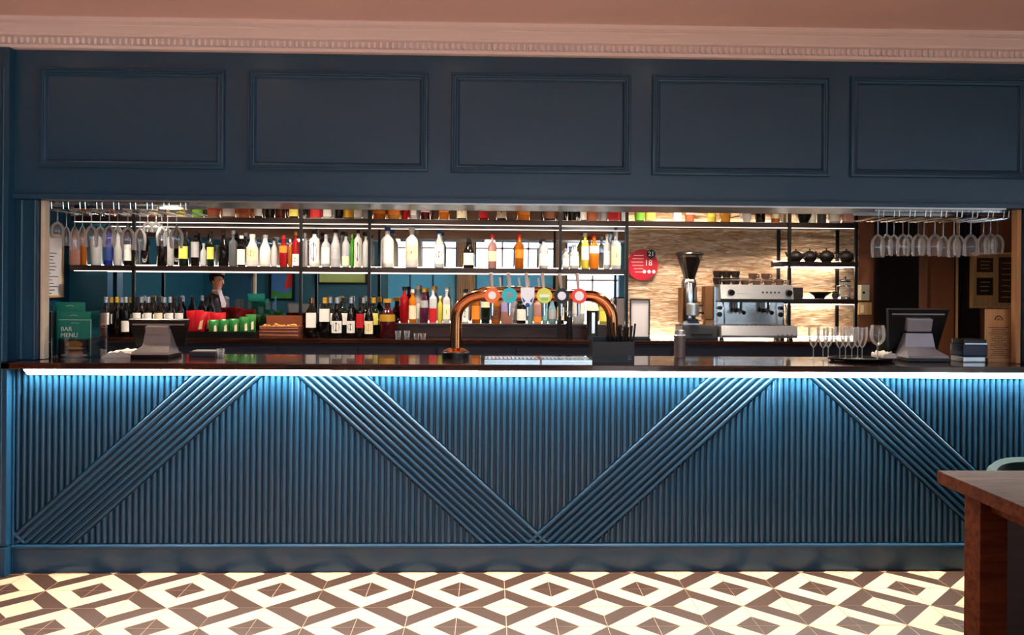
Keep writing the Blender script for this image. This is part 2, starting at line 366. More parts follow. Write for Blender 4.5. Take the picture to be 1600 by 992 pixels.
# ------------------------------------------------------------------ the room the mirrors look back into
YB = -4.5
WIN = [(605,712,374,424),(744,866,374,424),(886,966,374,520)]
zv = 2*YM-YB
wins = []
for u0,u1,v0,v1 in WIN: wins.append((U(u0,440,zv).x, U(u1,440,zv).x, max(.08,U(800,v1,zv).z), 2.55))
wins[2] = (wins[2][0], wins[2][1], .06, 2.55)
wins.append((3.6,4.6,.9,2.55))
m = MB(); xs = -6
for x0,x1,z0,z1 in wins:
    m.box(xs,x0,YB-.12,YB,-.05,CEIL); m.box(x0,x1,YB-.12,YB,-.05,z0); m.box(x0,x1,YB-.12,YB,z1,CEIL); xs = x1
m.box(xs,6,YB-.12,YB,-.05,CEIL); wall_rear = struct(m.obj('wall_rear','teal_wall',smooth=False))
mat('white_paint','#e8e6e0',.5)
for k,(x0,x1,z0,z1) in enumerate(wins):
    w = bpy.data.objects.new('window_%d'%(k+1), None); C.objects.link(w); w.location = ((x0+x1)/2,YB,z0); w['kind']='structure'
    m = MB(); frame_ring(m, x0-.06, x1+.06, z0-.06, z1+.06, YB, [(0,0),(0,.04),(.06,.04),(.06,-.1)]); m.obj('window_frame','white_paint',w,smooth=False)
    nv = max(1,round((x1-x0)/.65))
    for q in range(1,nv): m = MB(); xx = x0+(x1-x0)*q/nv; m.box(xx-.02,xx+.02,YB-.07,YB-.03,z0,z1); m.obj('mullion','white_paint',w,smooth=False)
    m = MB(); m.box(x0,x1,YB-.07,YB-.03,z0+(z1-z0)*.62,z0+(z1-z0)*.62+.04); m.obj('transom','white_paint',w,smooth=False)
    m = MB(); m.mesh([(x0,YB-.05,z0),(x1,YB-.05,z0),(x1,YB-.05,z1),(x0,YB-.05,z1)],[(0,1,2,3)]); m.obj('window_pane','pane',w,smooth=False)
    portal((x0+x1)/2,(z0+z1)/2,x1-x0,z1-z0,YB-.13,(PI/2,0,0))
mat('lit_blue','#45aede',.5); mat('pale_blue','#dff2fa',.5)  # blue lightened in colour to stand in for strong light on the panels
# wall mouldings on the rear wall
for xa,xb in ((-3.35,-2.55),(-2.45,-1.75)):
    m = MB(); frame_ring(m, xa, xb, .35, 1.05, YB, [(0,0),(0,.02),(.03,.02),(.045,0)]); m.obj('panel_moulding','teal_wall',wall_rear)
for x0,x1,z0,z1 in wins[0:2]:
    n = 3
    for q in range(n):
        a = x0+(x1-x0)*q/n+.04; b = x0+(x1-x0)*(q+1)/n-.04
        m = MB(); m.box(a-.02,b+.02,YB,YB+.02,.25,z0-.08); pb = m.obj('wall_panel','lit_blue',wall_rear,smooth=False)
        m = MB(); frame_ring(m, a, b, .3, z0-.12, YB+.02, [(0,0),(0,.02),(.035,.02),(.05,0)]); m.obj('panel_moulding','pale_blue',pb)
m = MB(); m.box(-6.1,-6,-4.6,7.6,-.05,CEIL); struct(m.obj('wall_left','teal_wall',smooth=False))
RW = (-3.2,2.2,.35,2.75); EW = 4.8
m = MB(); m.box(EW,EW+.1,-4.6,RW[0],-.05,CEIL); m.box(EW,EW+.1,RW[1],7.6,-.05,CEIL); m.box(EW,EW+.1,RW[0],RW[1],-.05,RW[2]); m.box(EW,EW+.1,RW[0],RW[1],RW[3],CEIL); struct(m.obj('wall_east','teal_wall',smooth=False))
w = bpy.data.objects.new('window_9', None); C.objects.link(w); w.location=(EW,.6,.35); w['kind']='structure'
m = MB(); m.mesh([(EW+.05,RW[0],RW[2]),(EW+.05,RW[1],RW[2]),(EW+.05,RW[1],RW[3]),(EW+.05,RW[0],RW[3])],[(0,1,2,3)]); m.obj('window_pane','pane',w,smooth=False)
for yy in (RW[0]+.03,-1.4,.4,RW[1]-.03): m = MB(); m.box(EW,EW+.09,yy-.03,yy+.03,RW[2],RW[3]); m.obj('mullion','white_paint',w,smooth=False)
d = bpy.data.lights.new('window_portal','AREA'); d.shape='RECTANGLE'; d.size=5.4; d.size_y=2.4; d.cycles.is_portal=True
o = bpy.data.objects.new('window_portal', d); C.objects.link(o); o.location=(EW+.12,-.5,1.55); o.rotation_euler=(PI/2,0,PI/2)
m = MB(); m.box(-40,40,-60,YB-.3,-.2,-.1); m.obj('ground_outside','grout',smooth=False)['kind']='structure'

# ------------------------------------------------------------------ bar front: reeded panels with diagonal bands
Z0, Z1 = .156, 1.088
bar = thing('bar_counter', 'blue painted bar front of vertical reeds crossed by diagonal reeded bands', 'bar counter', ((XL+XR)/2,D,0))
m = MB(); m.box(XL,XR-.02,D+.022,D+.05,0,1.088); m.obj('backing_panel','blue_paint',bar,smooth=False)
m = MB(); m.box(XL,XR,D+.004,D+.022,0,.128); m.obj('kick_board','blue_paint',bar,smooth=False)
m = MB(); m.extr([(D+.022,.128),(D-.004,.128),(D-.010,.132),(D-.010,.143),(D-.004,.150),(D+.022,.152)], XL, XR); m.obj('ledge_moulding','blue_paint',bar)
m = MB(); m.box(XL-.002,XL+.008,D-.006,D+.022,.0,1.088,.002); m.obj('corner_bead','blue_paint',bar,smooth=False)
m = MB(); m.box(XL,XR,D+.05,D+.08,0,1.088); m.box(XR-.03,XR,D+.05,4.86,0,1.088); m.obj('carcass','dark_shelf',bar,smooth=False)
A0, B0, A1 = X(437,D,590), X(845,D,848), X(1240,D,590)
HP = ((B0-A0)+(A1-B0))/2; SL = .907; PIT = .0482; NB = 8
# bands as (sign, x of the low-x edge at Z1); sign -1 leans / (foot to the left), +1 leans \
half = .040
bands = []
for k in range(-2,3):
    ax = A0 + k*2*HP
    bands.append((-1, ax-half-NB*PIT)); bands.append((1, ax+half))
def band_z(b, x):
    """z range that band b covers at x"""
    s, e = b
    if s > 0: zl = Z1-(x-e)*SL; zh = Z1-(x-e-NB*PIT)*SL
    else: zh = Z1+(x-e)*SL; zl = Z1+(x-e-NB*PIT)*SL
    return zl, zh
YF = D+.022
PROF = [(-.0128,0),(-.0126,.008),(-.0088,.0160),(-.0032,.0192),(.0032,.0192),(.0088,.0160),(.0126,.008),(.0128,0)]
def clamp(z): return max(Z0, min(Z1, z))
n_reed = 0
def vreed(x, lo, hi):
    global n_reed
    zl = [clamp(lo(x+a)) for a,_ in PROF]; zh = [clamp(hi(x+a)) for a,_ in PROF]
    if max(h-l for l,h in zip(zl,zh)) < .012: return
    zh = [max(h,l+.0005) for l,h in zip(zl,zh)]
    m = MB(); a = [m.b.verts.new((x+p, YF-d, l)) for (p,d),l in zip(PROF,zl)]; b = [m.b.verts.new((x+p, YF-d, h)) for (p,d),h in zip(PROF,zh)]
    for k in range(len(PROF)-1): m.face([a[k],a[k+1],b[k+1],b[k]])
    m.face(a); m.face(b[::-1]); m.obj('reed','blue_paint',bar,sharp=1.0); n_reed += 1
RP = .0326; x = XL+.022
while x < XR-.04:
    segs = []                                   # covered ranges at x, as functions
    cov = sorted([(band_z(b,x), b) for b in bands if band_z(b,x)[1] > Z0 and band_z(b,x)[0] < Z1], key=lambda t:t[0][0])
    lo = lambda q: Z0
    for (zl,zh), b in cov:
        vreed(x, lo, (lambda q, b=b: band_z(b,q)[0])); lo = (lambda q, b=b: band_z(b,q)[1])
    vreed(x, lo, lambda q: Z1)
    x += RP
th = math.atan(SL); pz = PIT*math.sin(th); ksc = pz/RP
for s, e in bands:
    for k in range(NB):
        xc = e+(k+.5)*PIT
        if s > 0: xb = xc+(Z1-Z0)/SL
        else: xb = xc-(Z1-Z0)/SL
        if max(xc,xb) < XL+.05 or min(xc,xb) > XR-.08: continue
        m = MB(); a = []; b = []
        for p, d in PROF:
            off = p*ksc/math.sin(th)
            xt, xf = xc+off, xb+off; zt, zf = Z1, Z0
            # stop at the end of the bar and where two bands meet
            if xf < XL+.012: zf = Z0+(XL+.012-xf)*SL; xf = XL+.012
            if xf > XR-.03: zf = Z0+(xf-XR+.03)*SL; xf = XR-.03
            if xt > XR-.03: zt = Z1-(xt-XR+.03)*SL; xt = XR-.03
            a.append(m.b.verts.new((xf, YF-d-.002, zf))); b.append(m.b.verts.new((xt, YF-d-.002, zt)))
        for q in range(len(PROF)-1): m.face([a[q],a[q+1],b[q+1],b[q]])
        m.face(a); m.face(b[::-1]); m.obj('diagonal_reed','blue_paint',bar,sharp=1.0); n_reed += 1
print('reeds', n_reed, 'tiles', n_single)
# worktop and its light strip
CT = 1.1245; CF = 4.325; CBK = 4.885
m = MB(); m.box(XL+.004,XR,CF,CBK,CT-.034,CT,.004); m.box(X(15,CF,572),XL+.004,CF,D-.05,CT-.034,CT,.003)
tag(m.obj('countertop','counter_wood',smooth=False), 'long polished dark wood countertop on top of the blue bar', 'countertop')
led = thing('light_strip', 'glowing white strip light tucked under the front edge of the countertop', 'strip light', (0,D-.04,CT-.036))
m = MB(); m.extr([(D-.001,1.0885),(D-.046,1.0885),(D-.044,1.086),(D-.001,1.052)], XL+.07, 3.38); m.obj('strip_channel','aluminium',led,smooth=False)
m = MB(); m.extr([(D-.0455,1.0865),(D-.002,1.0505),(D-.001,1.0515),(D-.0445,1.0872)], XL+.075, 3.375); m.obj('light_diffuser','led_cool',led,smooth=False)

# ------------------------------------------------------------------ back bar
BT = 1.138; BF = 6.0
bk = thing('back_counter', 'dark back bar counter running under the mirrors with navy front', 'counter', (0,BF,0))
m = MB(); m.box(XS+.01,X(1372,BF),BF,YM-.01,BT-.03,BT,.003); m.obj('worktop','counter_wood',bk,smooth=False)
m = MB(); m.box(XS+.01,X(1372,BF),BF+.03,YM-.01,.1,BT-.03); m.obj('carcass','navy_paint',bk,smooth=False)
x = XS+.05
while x < 1.9:
    m = MB(); m.box(x,x+.55,BF+.014,BF+.03,.14,BT-.06,.003); dr = m.obj('door','navy_paint',bk,smooth=False)
    m = MB(); m.cyl((x+.5,BF+.0,.8),(x+.5,BF+.0,.95),.006,8); m.obj('handle','steel',dr); x += .57
# mirrors
XM0 = X(168,YM); 
m = MB(); m.box(XM0,XST0-.02,YM-.002,YM+.015,BT+.005,BC-.02)
tag(m.obj('mirror','mirror',smooth=False), 'wide mirror behind the bottles reflecting the blue room and its windows', 'mirror')
# shelving
SF, SB = 6.25, 6.49
ZM = Zp(419,SF); ZTP = Zp(343.5,SF); TH = .040
sh = thing('shelving', 'black metal back bar shelving with dark wood shelves and slim posts', 'shelving', (X(700,SF),SF,BT))
XSH0, XSH1 = X(110,SF), X(979,SF); XR0, XR1 = X(1221,SF), X(1341,SF)
Z2 = Zp(408.5,SF,1280); Z3 = Zp(467,SF,1280)
def shelf(x0,x1,z,led=True):
    m = MB(); m.box(x0,x1,SF,SB,z-TH,z,.003); s_ = m.obj('shelf','dark_shelf',sh,smooth=False)
    if led:
        m = MB(); m.box(x0+.02,x1-.02,SB-.012,SB-.004,z+.001,z+.007); m.obj('light_strip','led_warm',s_,smooth=False)
        m = MB(); m.box(x0+.02,x1-.02,SF+.010,SF+.015,z-TH-.004,z-TH-.0005)
        if led == 2: m.box(x0+.02,x1-.02,SB-.02,SB-.006,z-TH-.005,z-TH-.0005)
        m.obj('light_strip','led_warm' if led == 2 else 'led_thin',s_,smooth=False)
shelf(XSH0,XR1,ZTP); shelf(XSH0,XSH1,ZM); shelf(XR0,XR1,Z2,2); shelf(XR0,XR1,Z3,2)
for u in (209,470,577,875,979,1233,1337):
    x = X(u,SF-.012); m = MB(); m.box(x-.011,x+.011,SF-.024,SF-.002,BT,2.38); m.obj('post','black_metal',sh,smooth=False)
for u in (1217,1309):
    x = X(u,SB); m = MB(); m.box(x-.012,x+.012,SB+.003,SB+.02,BT,2.38); m.obj('post','black_metal',sh,smooth=False)
# low riser the spirits stand on
RZ = Zp(506.5,6.255); 
m = MB(); m.box(X(617,6.255),X(972,6.255),6.255,6.47,BT+.0005,RZ-.02,.003); 
ris = thing('bottle_riser', 'low dark wooden riser under the row of spirits behind the taps', 'riser', (X(795,6.15),6.3,BT))
m.obj('box','dark_shelf',ris,smooth=False)
m = MB(); m.box(X(617,6.255)-.005,X(972,6.255)+.005,6.252,6.475,RZ-.02,RZ,.003); m.obj('top_board','dark_shelf',ris,smooth=False)
m = MB(); m.box(X(620,6.255),X(970,6.255),6.462,6.47,RZ+.0005,RZ+.006); m.obj('light_strip','led_warm',ris,smooth=False)
# strips that light the stone from below and from under the shelf
for nm,(x0,x1,z) in dict(a=(XST0+.03,X(1210,6.45),BT+.004),b=(X(1222,6.45),X(1335,6.45),BT+.004)).items():
    m = MB(); m.box(x0,x1,6.462,6.474,z,z+.008); o = m.obj('light_strip','led_warm',bk,smooth=False)


# ------------------------------------------------------------------ bottles
SHAPES = {   # (share of half width, share of height)
 'wine':   [(0,0),(.88,0),(1,.02),(1,.60),(.92,.67),(.50,.76),(.37,.82),(.36,.93),(.42,.935),(.42,.965),(.36,.97),(.36,1),(0,1)],
 'burg':   [(0,0),(.88,0),(1,.02),(1,.46),(.90,.56),(.62,.68),(.40,.80),(.36,.93),(.42,.935),(.42,.965),(.36,.97),(.36,1),(0,1)],
 'spirit': [(0,0),(.90,0),(1,.02),(1,.62),(.94,.68),(.70,.74),(.40,.78),(.36,.82),(.36,.92),(.42,.925),(.42,.95),(0,.95)],
 'square': [(0,0),(.92,0),(1,.02),(1,.64),(.90,.69),(.50,.73),(.36,.77),(.36,.92),(.42,.925),(.42,.95),(0,.95)],
 'cone':   [(0,0),(.92,0),(1,.02),(1,.50),(.86,.60),(.60,.70),(.42,.80),(.38,.92),(.43,.925),(.43,.95),(0,.95)],
 'tall':   [(0,0),(.92,0),(1,.015),(1,.70),(.90,.76),(.48,.81),(.40,.84),(.40,.93),(.46,.935),(.46,.955),(0,.955)],
 'squat':  [(0,0),(.90,0),(1,.03),(1,.48),(.90,.58),(.60,.68),(.34,.76),(.30,.92),(.34,.925),(.34,.95),(0,.95)],
 'ridge':  [(0,0),(.90,0),(1,.02),(.94,.10),(1,.20),(1,.56),(.85,.66),(.46,.74),(.38,.80),(.38,.92),(.44,.925),(.44,.95),(0,.95)],
}
SQ = dict(square=.75, tall=.0)
ORD = ['first','second','third','fourth','fifth','sixth','seventh','eighth','ninth','tenth','eleventh','twelfth','thirteenth','fourteenth','fifteenth','sixteenth','seventeenth','eighteenth','nineteenth','twentieth']
def bottle(x, y, z, w, h, shape, glass, capc, lab, label, group, spec=(.12,.52), emblem=None, name='bottle'):
    r = w/2; t = thing(name, label, 'bottle', (x,y,z), group); sq = SQ.get(shape,0)
    m = MB(); m.rev([(a*r,b*h) for a,b in SHAPES[shape]], (x,y,z+.0005), 16, sq=sq); m.obj('glass_body','b_'+glass,t,sharp=.9)
    P = dict()
    if lab:
        rl = r*1.012; m = MB()
        z0, z1 = h*spec[0], h*spec[1]
        m.rev([(rl,z0),(rl,z1)], (x,y,z), 10, sq=sq, a0=-PI/2-1.15, a1=-PI/2+1.15); lb = m.obj('label','l_'+lab,t)
        if emblem:
            ec, es = emblem; re = rl*1.012; m = MB(); zc = (z0+z1)/2; hh = (z1-z0)*es
            n = 8; row = []
            for q in range(n+1):
                f = -1+2*q/n; hw = math.sqrt(max(0,1-f*f))*.62
                row.append([m.b.verts.new((x+re*math.sin(a)*1, y-re*math.cos(a), z+zc+f*hh/2)) for a in (-hw,0,hw)])
            for p_, q_ in zip(row,row[1:]):
                m.face([p_[0],p_[1],q_[1],q_[0]]); m.face([p_[1],p_[2],q_[2],q_[1]])
            m.obj('emblem','l_'+ec,lb)
    if capc:
        rc = r*(.43 if shape in ('wine','burg') else .50); m = MB()
        zb = .86 if shape in ('wine','burg') else .90
        m.rev([(0,h*zb),(rc,h*zb),(rc,h*.995),(rc*.8,h*1.003),(0,h*1.003)], (x,y,z), 12); m.obj('cap',capc if capc in MATS else 'l_'+capc,t)
    return t
PXM = lambda y: y/F
def row(items, y0, z, bays, shelf_name, group, h_default=None, noun='bottle'):
    """items: u, px width, top v (or None), shape, glass, cap, label colour, words[, opts]"""
    cnt = {}; items = sorted(items, key=lambda q: q[0]); ws = [it[1] for it in items]
    for k in range(len(items)-1):
        da = items[k][8].get('dy',0) if len(items[k])>8 else 0; db = items[k+1][8].get('dy',0) if len(items[k+1])>8 else 0
        gap = (items[k+1][0]-items[k][0])*.985; tot = (ws[k]+ws[k+1])/2
        if da == db and tot > gap: f = gap/tot; ws[k] *= f; ws[k+1] *= f
    for it in sorted(items, key=lambda q: q[0]):
        u, pw, tv, shape, glass, capc, lab, words = it[:8]; o = it[8] if len(it) > 8 else {}
        y = y0 + o.get('dy',0); p = U(u,440,y); w = ws[items.index(it)]*PXM(y)
        h = o['h'] if 'h' in o else (U(u,tv,y).z-z if tv else h_default)
        bay = next(b for lim,b in bays if u < lim); cnt[bay] = cnt.get(bay,0)+1
        lb = f"{words}, {ORD[cnt[bay]-1]} from left {bay} {shelf_name}"
        bottle(p.x, y, z, w, h, shape, glass, capc, lab, lb, group, o.get('spec',(.12,.52)), o.get('emb'))
Hh = dict
# ---- top shelf (only their lower halves show under the bulkhead)
BT_ = [(209,'in first bay of'),(470,'in second bay of'),(577,'in third bay of'),(875,'in fourth bay of'),(979,'in fifth bay of'),(1233,'in stone bay of'),(1400,'in last bay of')]
full = (.06,.60); low = (.04,.30)
top = [
 (119,15,None,'square','clear','black','white','clear square bottle, white label',Hh(spec=full)),
 (133,14,None,'spirit','copper','gold','orange','copper bottle, orange label'),
 (151,15,None,'spirit','brown','black','cream','brown bottle, cream label'),
 (171,15,None,'spirit','red','black','orange','red bottle, orange label'),
 (200,14,None,'square','clear','silver','white','clear bottle, tall white label',Hh(spec=full)),
 (223,13,None,'tall','clear','black',None,'plain clear bottle'),
 (240,15,None,'spirit','amber','black','cream','amber bottle, cream label',Hh(spec=full)),
 (268,14,None,'square','clear','black','cream','clear square bottle, cream label',Hh(spec=full)),
 (284,14,None,'spirit','clear','green','yellow','clear bottle, lime label',Hh(spec=low)),
 (309,18,None,'ridge','green','white','green','bright green bottle, white cap',Hh(spec=low)),
 (334,19,None,'square','copper','black','red','copper square bottle, red label',Hh(spec=(.2,.5))),
 (358,20,None,'squat','amber','black','white','squat amber bottle, low white label',Hh(spec=low)),
 (381,18,None,'ridge','copper','gold',None,'copper bottle without label'),
 (403,13,None,'spirit','dark','black','white','dark bottle, bright white label',Hh(spec=full)),
 (421,15,None,'spirit','dark','black',None,'dark bottle without label'),
 (438,15,None,'spirit','brown','gold','gold','brown bottle, gold label',Hh(spec=(.25,.6))),
 (459,14,None,'square','dark','black','yellow','square bottle, yellow label',Hh(spec=full)),
 (494,18,None,'square','copper','black','red','copper square bottle, dark red label',Hh(spec=low)),
 (512,14,None,'square','clear','white','white','square bottle, large white label',Hh(spec=full)),
 (529,13,None,'spirit','dark','black',None,'dark bottle without label'),
 (544,17,None,'spirit','maroon','red','gold','maroon bottle, low gold label',Hh(spec=low)),
 (559,13,None,'square','clear','white','white','slim bottle, large white label',Hh(spec=full)),
 (592,21,None,'squat','amber','black','orange','wide amber bottle, orange label',Hh(spec=(.15,.4))),
 (615,19,None,'square','gold','gold','orange','gold square bottle, orange label'),
 (632,11,None,'tall','red','black',None,'slim red bottle'),
 (645,10,None,'tall','clear','black','white','slim clear bottle, white label'),
 (664,16,None,'spirit','maroon','black','pink','maroon bottle, pink label',Hh(spec=(.2,.5))),
 (693,16,None,'square','amber','gold','orange','amber square bottle, orange label',Hh(spec=(.2,.5))),
 (721,16,None,'square','dark','black','cream','dark square bottle, cream label',Hh(spec=(.05,.5),emb=('black',.35))),
 (755,15,None,'square','red','black','red','bright red square bottle',Hh(spec=full)),
 (783,16,None,'spirit','dark','gold','cream','dark bottle, cream label',Hh(spec=full,emb=('black',.5))),
 (817,20,None,'square','orange','orange','orange','wide orange bottle',Hh(spec=(.15,.5))),
 (858,19,None,'square','dark','black','brown','dark square bottle in pale box frame',Hh(spec=full)),
 (893,15,None,'spirit','dark','black',None,'dark bottle without label'),
 (911,12,None,'spirit','dark','black','white','dark bottle, low white label',Hh(spec=low)),
 (925,18,None,'ridge','copper','gold',None,'copper bottle without label'),
 (943,9,None,'tall','clear','silver',None,'slim clear bottle'),
 (958,18,None,'square','pink','red','red','pink square bottle, red label',Hh(spec=low)),
 (973,7,None,'tall','clear','silver',None,'very slim clear bottle'),
 (998,15,None,'ridge','green','green','green','green bottle, green label',Hh(spec=low)),
 (1015,17,None,'spirit','clear','green','yellow','clear bottle, pale lime label',Hh(spec=low)),
 (1057,13,None,'square','white','white','white','plain white square bottle',Hh(spec=full)),
 (1077,15,None,'ridge','copper','black','pink','copper bottle, pink label',Hh(spec=(.2,.5))),
 (1111,14,None,'cone','yellow','yellow','yellow','yellow bottle, yellow label',Hh(spec=(.15,.6))),
 (1132,16,None,'square','gold','black','gold','gold square bottle',Hh(spec=(.2,.6))),
 (1187,16,None,'squat','dark','black',None,'squat dark bottle'),
 (1210,13,None,'tall','amber','gold','cream','slim amber bottle, cream label'),
 (1225,13,None,'square','white','white','cream','square bottle, large cream label',Hh(spec=full)),
 (1268,12,None,'squat','white','white',None,'small white bottle',Hh(h=.10)),
 (1302,16,None,'square','clear','black','white','clear square bottle, white label, dark band',Hh(spec=full,emb=('black',.25))),
 (1323,18,None,'square','pink','white','pink','pink square bottle, pale label',Hh(spec=full)),
]
row(top, 6.36, ZTP+.001, BT_, 'top shelf', 'bottles on the top shelf', .29)
# white jug and dark bowl on the top shelf
def jug(u, y, z, r, h, mtl, label):
    p = U(u,440,y); t = thing('jug', label, 'jug', (p.x,y,z))
    m = MB(); m.rev([(0,0),(r*.7,0),(r,h*.3),(r,h*.55),(r*.6,h*.85),(r*.7,h),(r*.62,h),(r*.5,h*.85),(r*.9,h*.5),(0,h*.1)], (p.x,y,z+.0005), 16); m.obj('bowl',mtl,t)
    m = MB(); m.tube([(p.x-r*.6,y,z+h*.9),(p.x-r*1.5,y,z+h*.85),(p.x-r*1.5,y,z+h*.4),(p.x-r*.95,y,z+h*.3)],.006,8); m.obj('handle',mtl,t)
jug(1166,6.36,ZTP+.001,.036,.13,'white_plastic','round white jug on the top shelf above the espresso machine')
p = U(1255,440,6.36); m = MB(); m.rev([(0,0),(.03,0),(.055,.05),(.06,.07),(.055,.07),(.03,.012),(0,.012)], (p.x,6.36,ZTP+.001), 16)
tag(m.obj('bowl','black_plastic'), 'dark bowl on the top shelf above the teapots', 'bowl')
m = MB(); p = U(1283,440,6.36); m.rev([(0,0),(.034,0),(.036,.10),(.032,.10),(.030,.01),(0,.01)], (p.x,6.36,ZTP+.001), 16)
tag(m.obj('cup','grey_plastic'), 'dark grey cup on the top shelf above the third teapot', 'cup')
# ---- middle shelf
BMID = [(209,'in first bay of'),(470,'in second bay of'),(577,'in third bay of'),(875,'in fourth bay of'),(979,'in fifth bay of')]
mid = [
 (118,16,352,'square','pink','black',None,'clear pinkish square bottle'),
 (131,9,352,'tall','amber','black',None,'slim amber bottle'),
 (150,17,354,'spirit','clear','black',None,'clear bottle without label'),
 (169,14,350,'spirit','blue','blue','blue','deep blue bottle'),
 (184,13,354,'spirit','clear','silver',None,'plain clear bottle'),
 (200,13,352,'spirit','dark','black','white','dark bottle, white label'),
 (253,15,356,'wine','dark','black',None,'dark bottle, faint label'),
 (266,10,358,'tall','clear','silver',None,'slim clear bottle'),
 (287,15,360,'wine','darkgreen','black','yellow','dark bottle, pale yellow label',Hh(spec=(.2,.55))),
 (305,15,362,'spirit','dark','black','silver','dark bottle, grey label',Hh(spec=(.25,.7))),
 (318,13,380,'ridge','clear','silver',None,'low clear bottle'),
 (329,14,362,'wine','darkgreen','black','yellow','dark green bottle, cream yellow label',Hh(spec=(.2,.55))),
 (349,16,360,'burg','dark','black',None,'black bottle without label'),
 (364,12,360,'square','grey','silver',None,'grey clear square bottle'),
 (377,13,368,'spirit','dark','white','white','dark bottle, white round label',Hh(spec=(.05,.55))),
 (394,18,366,'cone','white','white','cream','white bottle, cream label',Hh(spec=(.2,.6),emb=('gold',.5))),
 (414,17,367,'cone','white','silver',None,'plain white bottle'),
 (428,10,372,'ridge','clear','black',None,'small clear bottle'),
 (443,15,368,'square','red','red','orange','red bottle, orange label',Hh(spec=(.45,.66))),
 (453,9,374,'tall','amber','white',None,'slim amber bottle'),
 (462,13,362,'spirit','red','gold','white','red bottle, white label',Hh(spec=(.03,.36),emb=('black',.4))),
 (476,9,364,'tall','clear','silver',None,'slim clear bottle'),
 (491,16,360,'tall','white','black','white','white bottle, dark blue oval',Hh(spec=(.1,.72),emb=('blue',.85))),
 (509,15,366,'spirit','clear','silver','white','clear bottle, pale label',Hh(spec=(.1,.6))),
 (524,17,358,'cone','clear','black','silver','clear bottle, grey band',Hh(spec=(.22,.46))),
 (540,14,364,'spirit','clear','black','cream','clear bottle, cream label',Hh(spec=(.05,.32))),
 (550,9,366,'tall','green','green',None,'slim green bottle'),
 (559,15,359,'tall','white','black','white','white bottle, blue oval emblem',Hh(spec=(.1,.72),emb=('blue',.85))),
 (571,10,364,'spirit','clear','black',None,'narrow clear bottle'),
 (605,20,355,'spirit','white','blue','white','frosted white bottle, blue cap',Hh(spec=(.1,.5))),
 (643,20,355,'spirit','white','white','cream','tall white bottle, cream label',Hh(spec=(.2,.55),emb=('brown',.2))),
 (686,16,359,'ridge','clear','purple' if False else 'blue','white','clear bottle, white blue label',Hh(spec=(.1,.6),emb=('blue',.35))),
 (732,17,372,'burg','dark','black','white','black bottle, white oval label',Hh(spec=(.1,.5),emb=('cream',.8))),
 (769,14,366,'spirit','pink','red','cream','pale pink bottle, red stopper',Hh(spec=(.2,.5))),
 (811,15,366,'spirit','amber','red','orange','amber bottle, red stopper',Hh(spec=(.3,.55))),
 (849,15,373,'spirit','clear','black','white','clear bottle, black stopper',Hh(spec=(.1,.5))),
 (884,11,388,'spirit','clear','silver','white','short clear bottle'),
 (897,14,382,'square','clear','silver','white','clear square bottle, white label'),
 (914,13,364,'spirit','yellow','cream','white','pale yellow bottle, cream cap',Hh(spec=(.25,.62))),
 (928,15,366,'square','orange','red','white','orange square bottle, red cap',Hh(spec=(.45,.66))),
 (948,11,366,'spirit','clear','white','white','clear bottle, white cap'),
 (962,15,362,'square','clear','silver','cream','clear bottle, long cream label',Hh(spec=(.1,.62),emb=('brown',.2))),
]
row(mid, 6.36, ZM+.001, BMID, 'middle shelf', 'bottles on the middle shelf')
# ---- wine on the back counter
def wine(u, y, tv, glass, capc, lab, words, spec=(.18,.50), emb=None, pw=16, shape='wine'):
    p = U(u,440,y); z = BT+.001; h = U(u,tv,y).z-z
    bottle(p.x,y,z,pw*PXM(y),h,shape,glass,capc,lab,words,'wine bottles on the back counter',spec,emb,name='wine_bottle')
WL = [(166,6.18,'silver','white','silver cap, white label, first'),(183,6.18,'gold',None,'gold cap, no label, second'),(197,6.18,'silver','white','silver cap, low white label, third'),(215,6.18,'black','white','black cap, white label, fourth'),
      (232,6.18,'silver','white','silver cap, white label, fifth'),(249,6.18,'black','cream','black cap, cream label, sixth'),(266,6.18,'silver','white','silver cap, white label, seventh'),(281,6.18,'black','white','black cap, white label, eighth')]
for u,y,c,l,w in WL: wine(u,y,464,'dark',c,l,f'dark wine bottle, {w} in front row behind menus and till',(.30,.60) if u!=197 else (.12,.40),pw=13.6)
WB = [174,190,205,221,239,257,273]
for k,u in enumerate(WB): wine(u,6.33,464.5,'dark',['gold','silver','gold','silver','black','silver','black'][k],'white',f'dark wine bottle, {ORD[k]} in back row behind menus and till',(.30,.56),pw=13.8)
WR = [(487,'copper','white','copper capped dark wine bottle, white label, standing by the post',(.25,.62),None,17,'wine'),
      (508,'gold','white','gold capped dark wine bottle, tall white label, beside the copper capped',(.40,.72),None,17,'wine'),
      (527,'silver','white','dark wine bottle, pale label with large dark emblem',(.12,.42),('black',.8),17,'burg'),
      (549,'silver','white','dark wine bottle, pale label with small dark emblem',(.12,.42),('black',.6),13.6,'burg'),
      (563,'black','red','dark maroon wine bottle, reddish label, between black and cream labels',(.25,.6),None,12.5,'wine'),
      (577,'black','cream','dark wine bottle, cream label, in front of gold capped bottle',(.10,.42),('gold',.6),14,'burg')]
for u,c,l,w,sp,em,pw,shp in WR: wine(u,6.17,465,'dark',c,l,w,sp,em,pw,shp)
for u,c,w in ((516,'silver','dark wine bottle half hidden behind the gold capped one'),(538,'black','dark wine bottle hidden between the two emblem labels'),(568,'silver','dark wine bottle behind the maroon wine bottle'),(584,'gold','gold capped wine bottle with yellow label behind the cream label')):
    wine(u,6.34,465,'darkgreen',c,'white' if c!='gold' else 'yellow',w,(.3,.6))
p = U(606,440,6.2); bottle(p.x,6.2,BT+.001,26*PXM(6.2),U(606,467,6.2).z-BT,'squat','maroon','gold','gold','large squat brown bottle with copper cap beside the wine bottles','wine bottles on the back counter',(.42,.60))
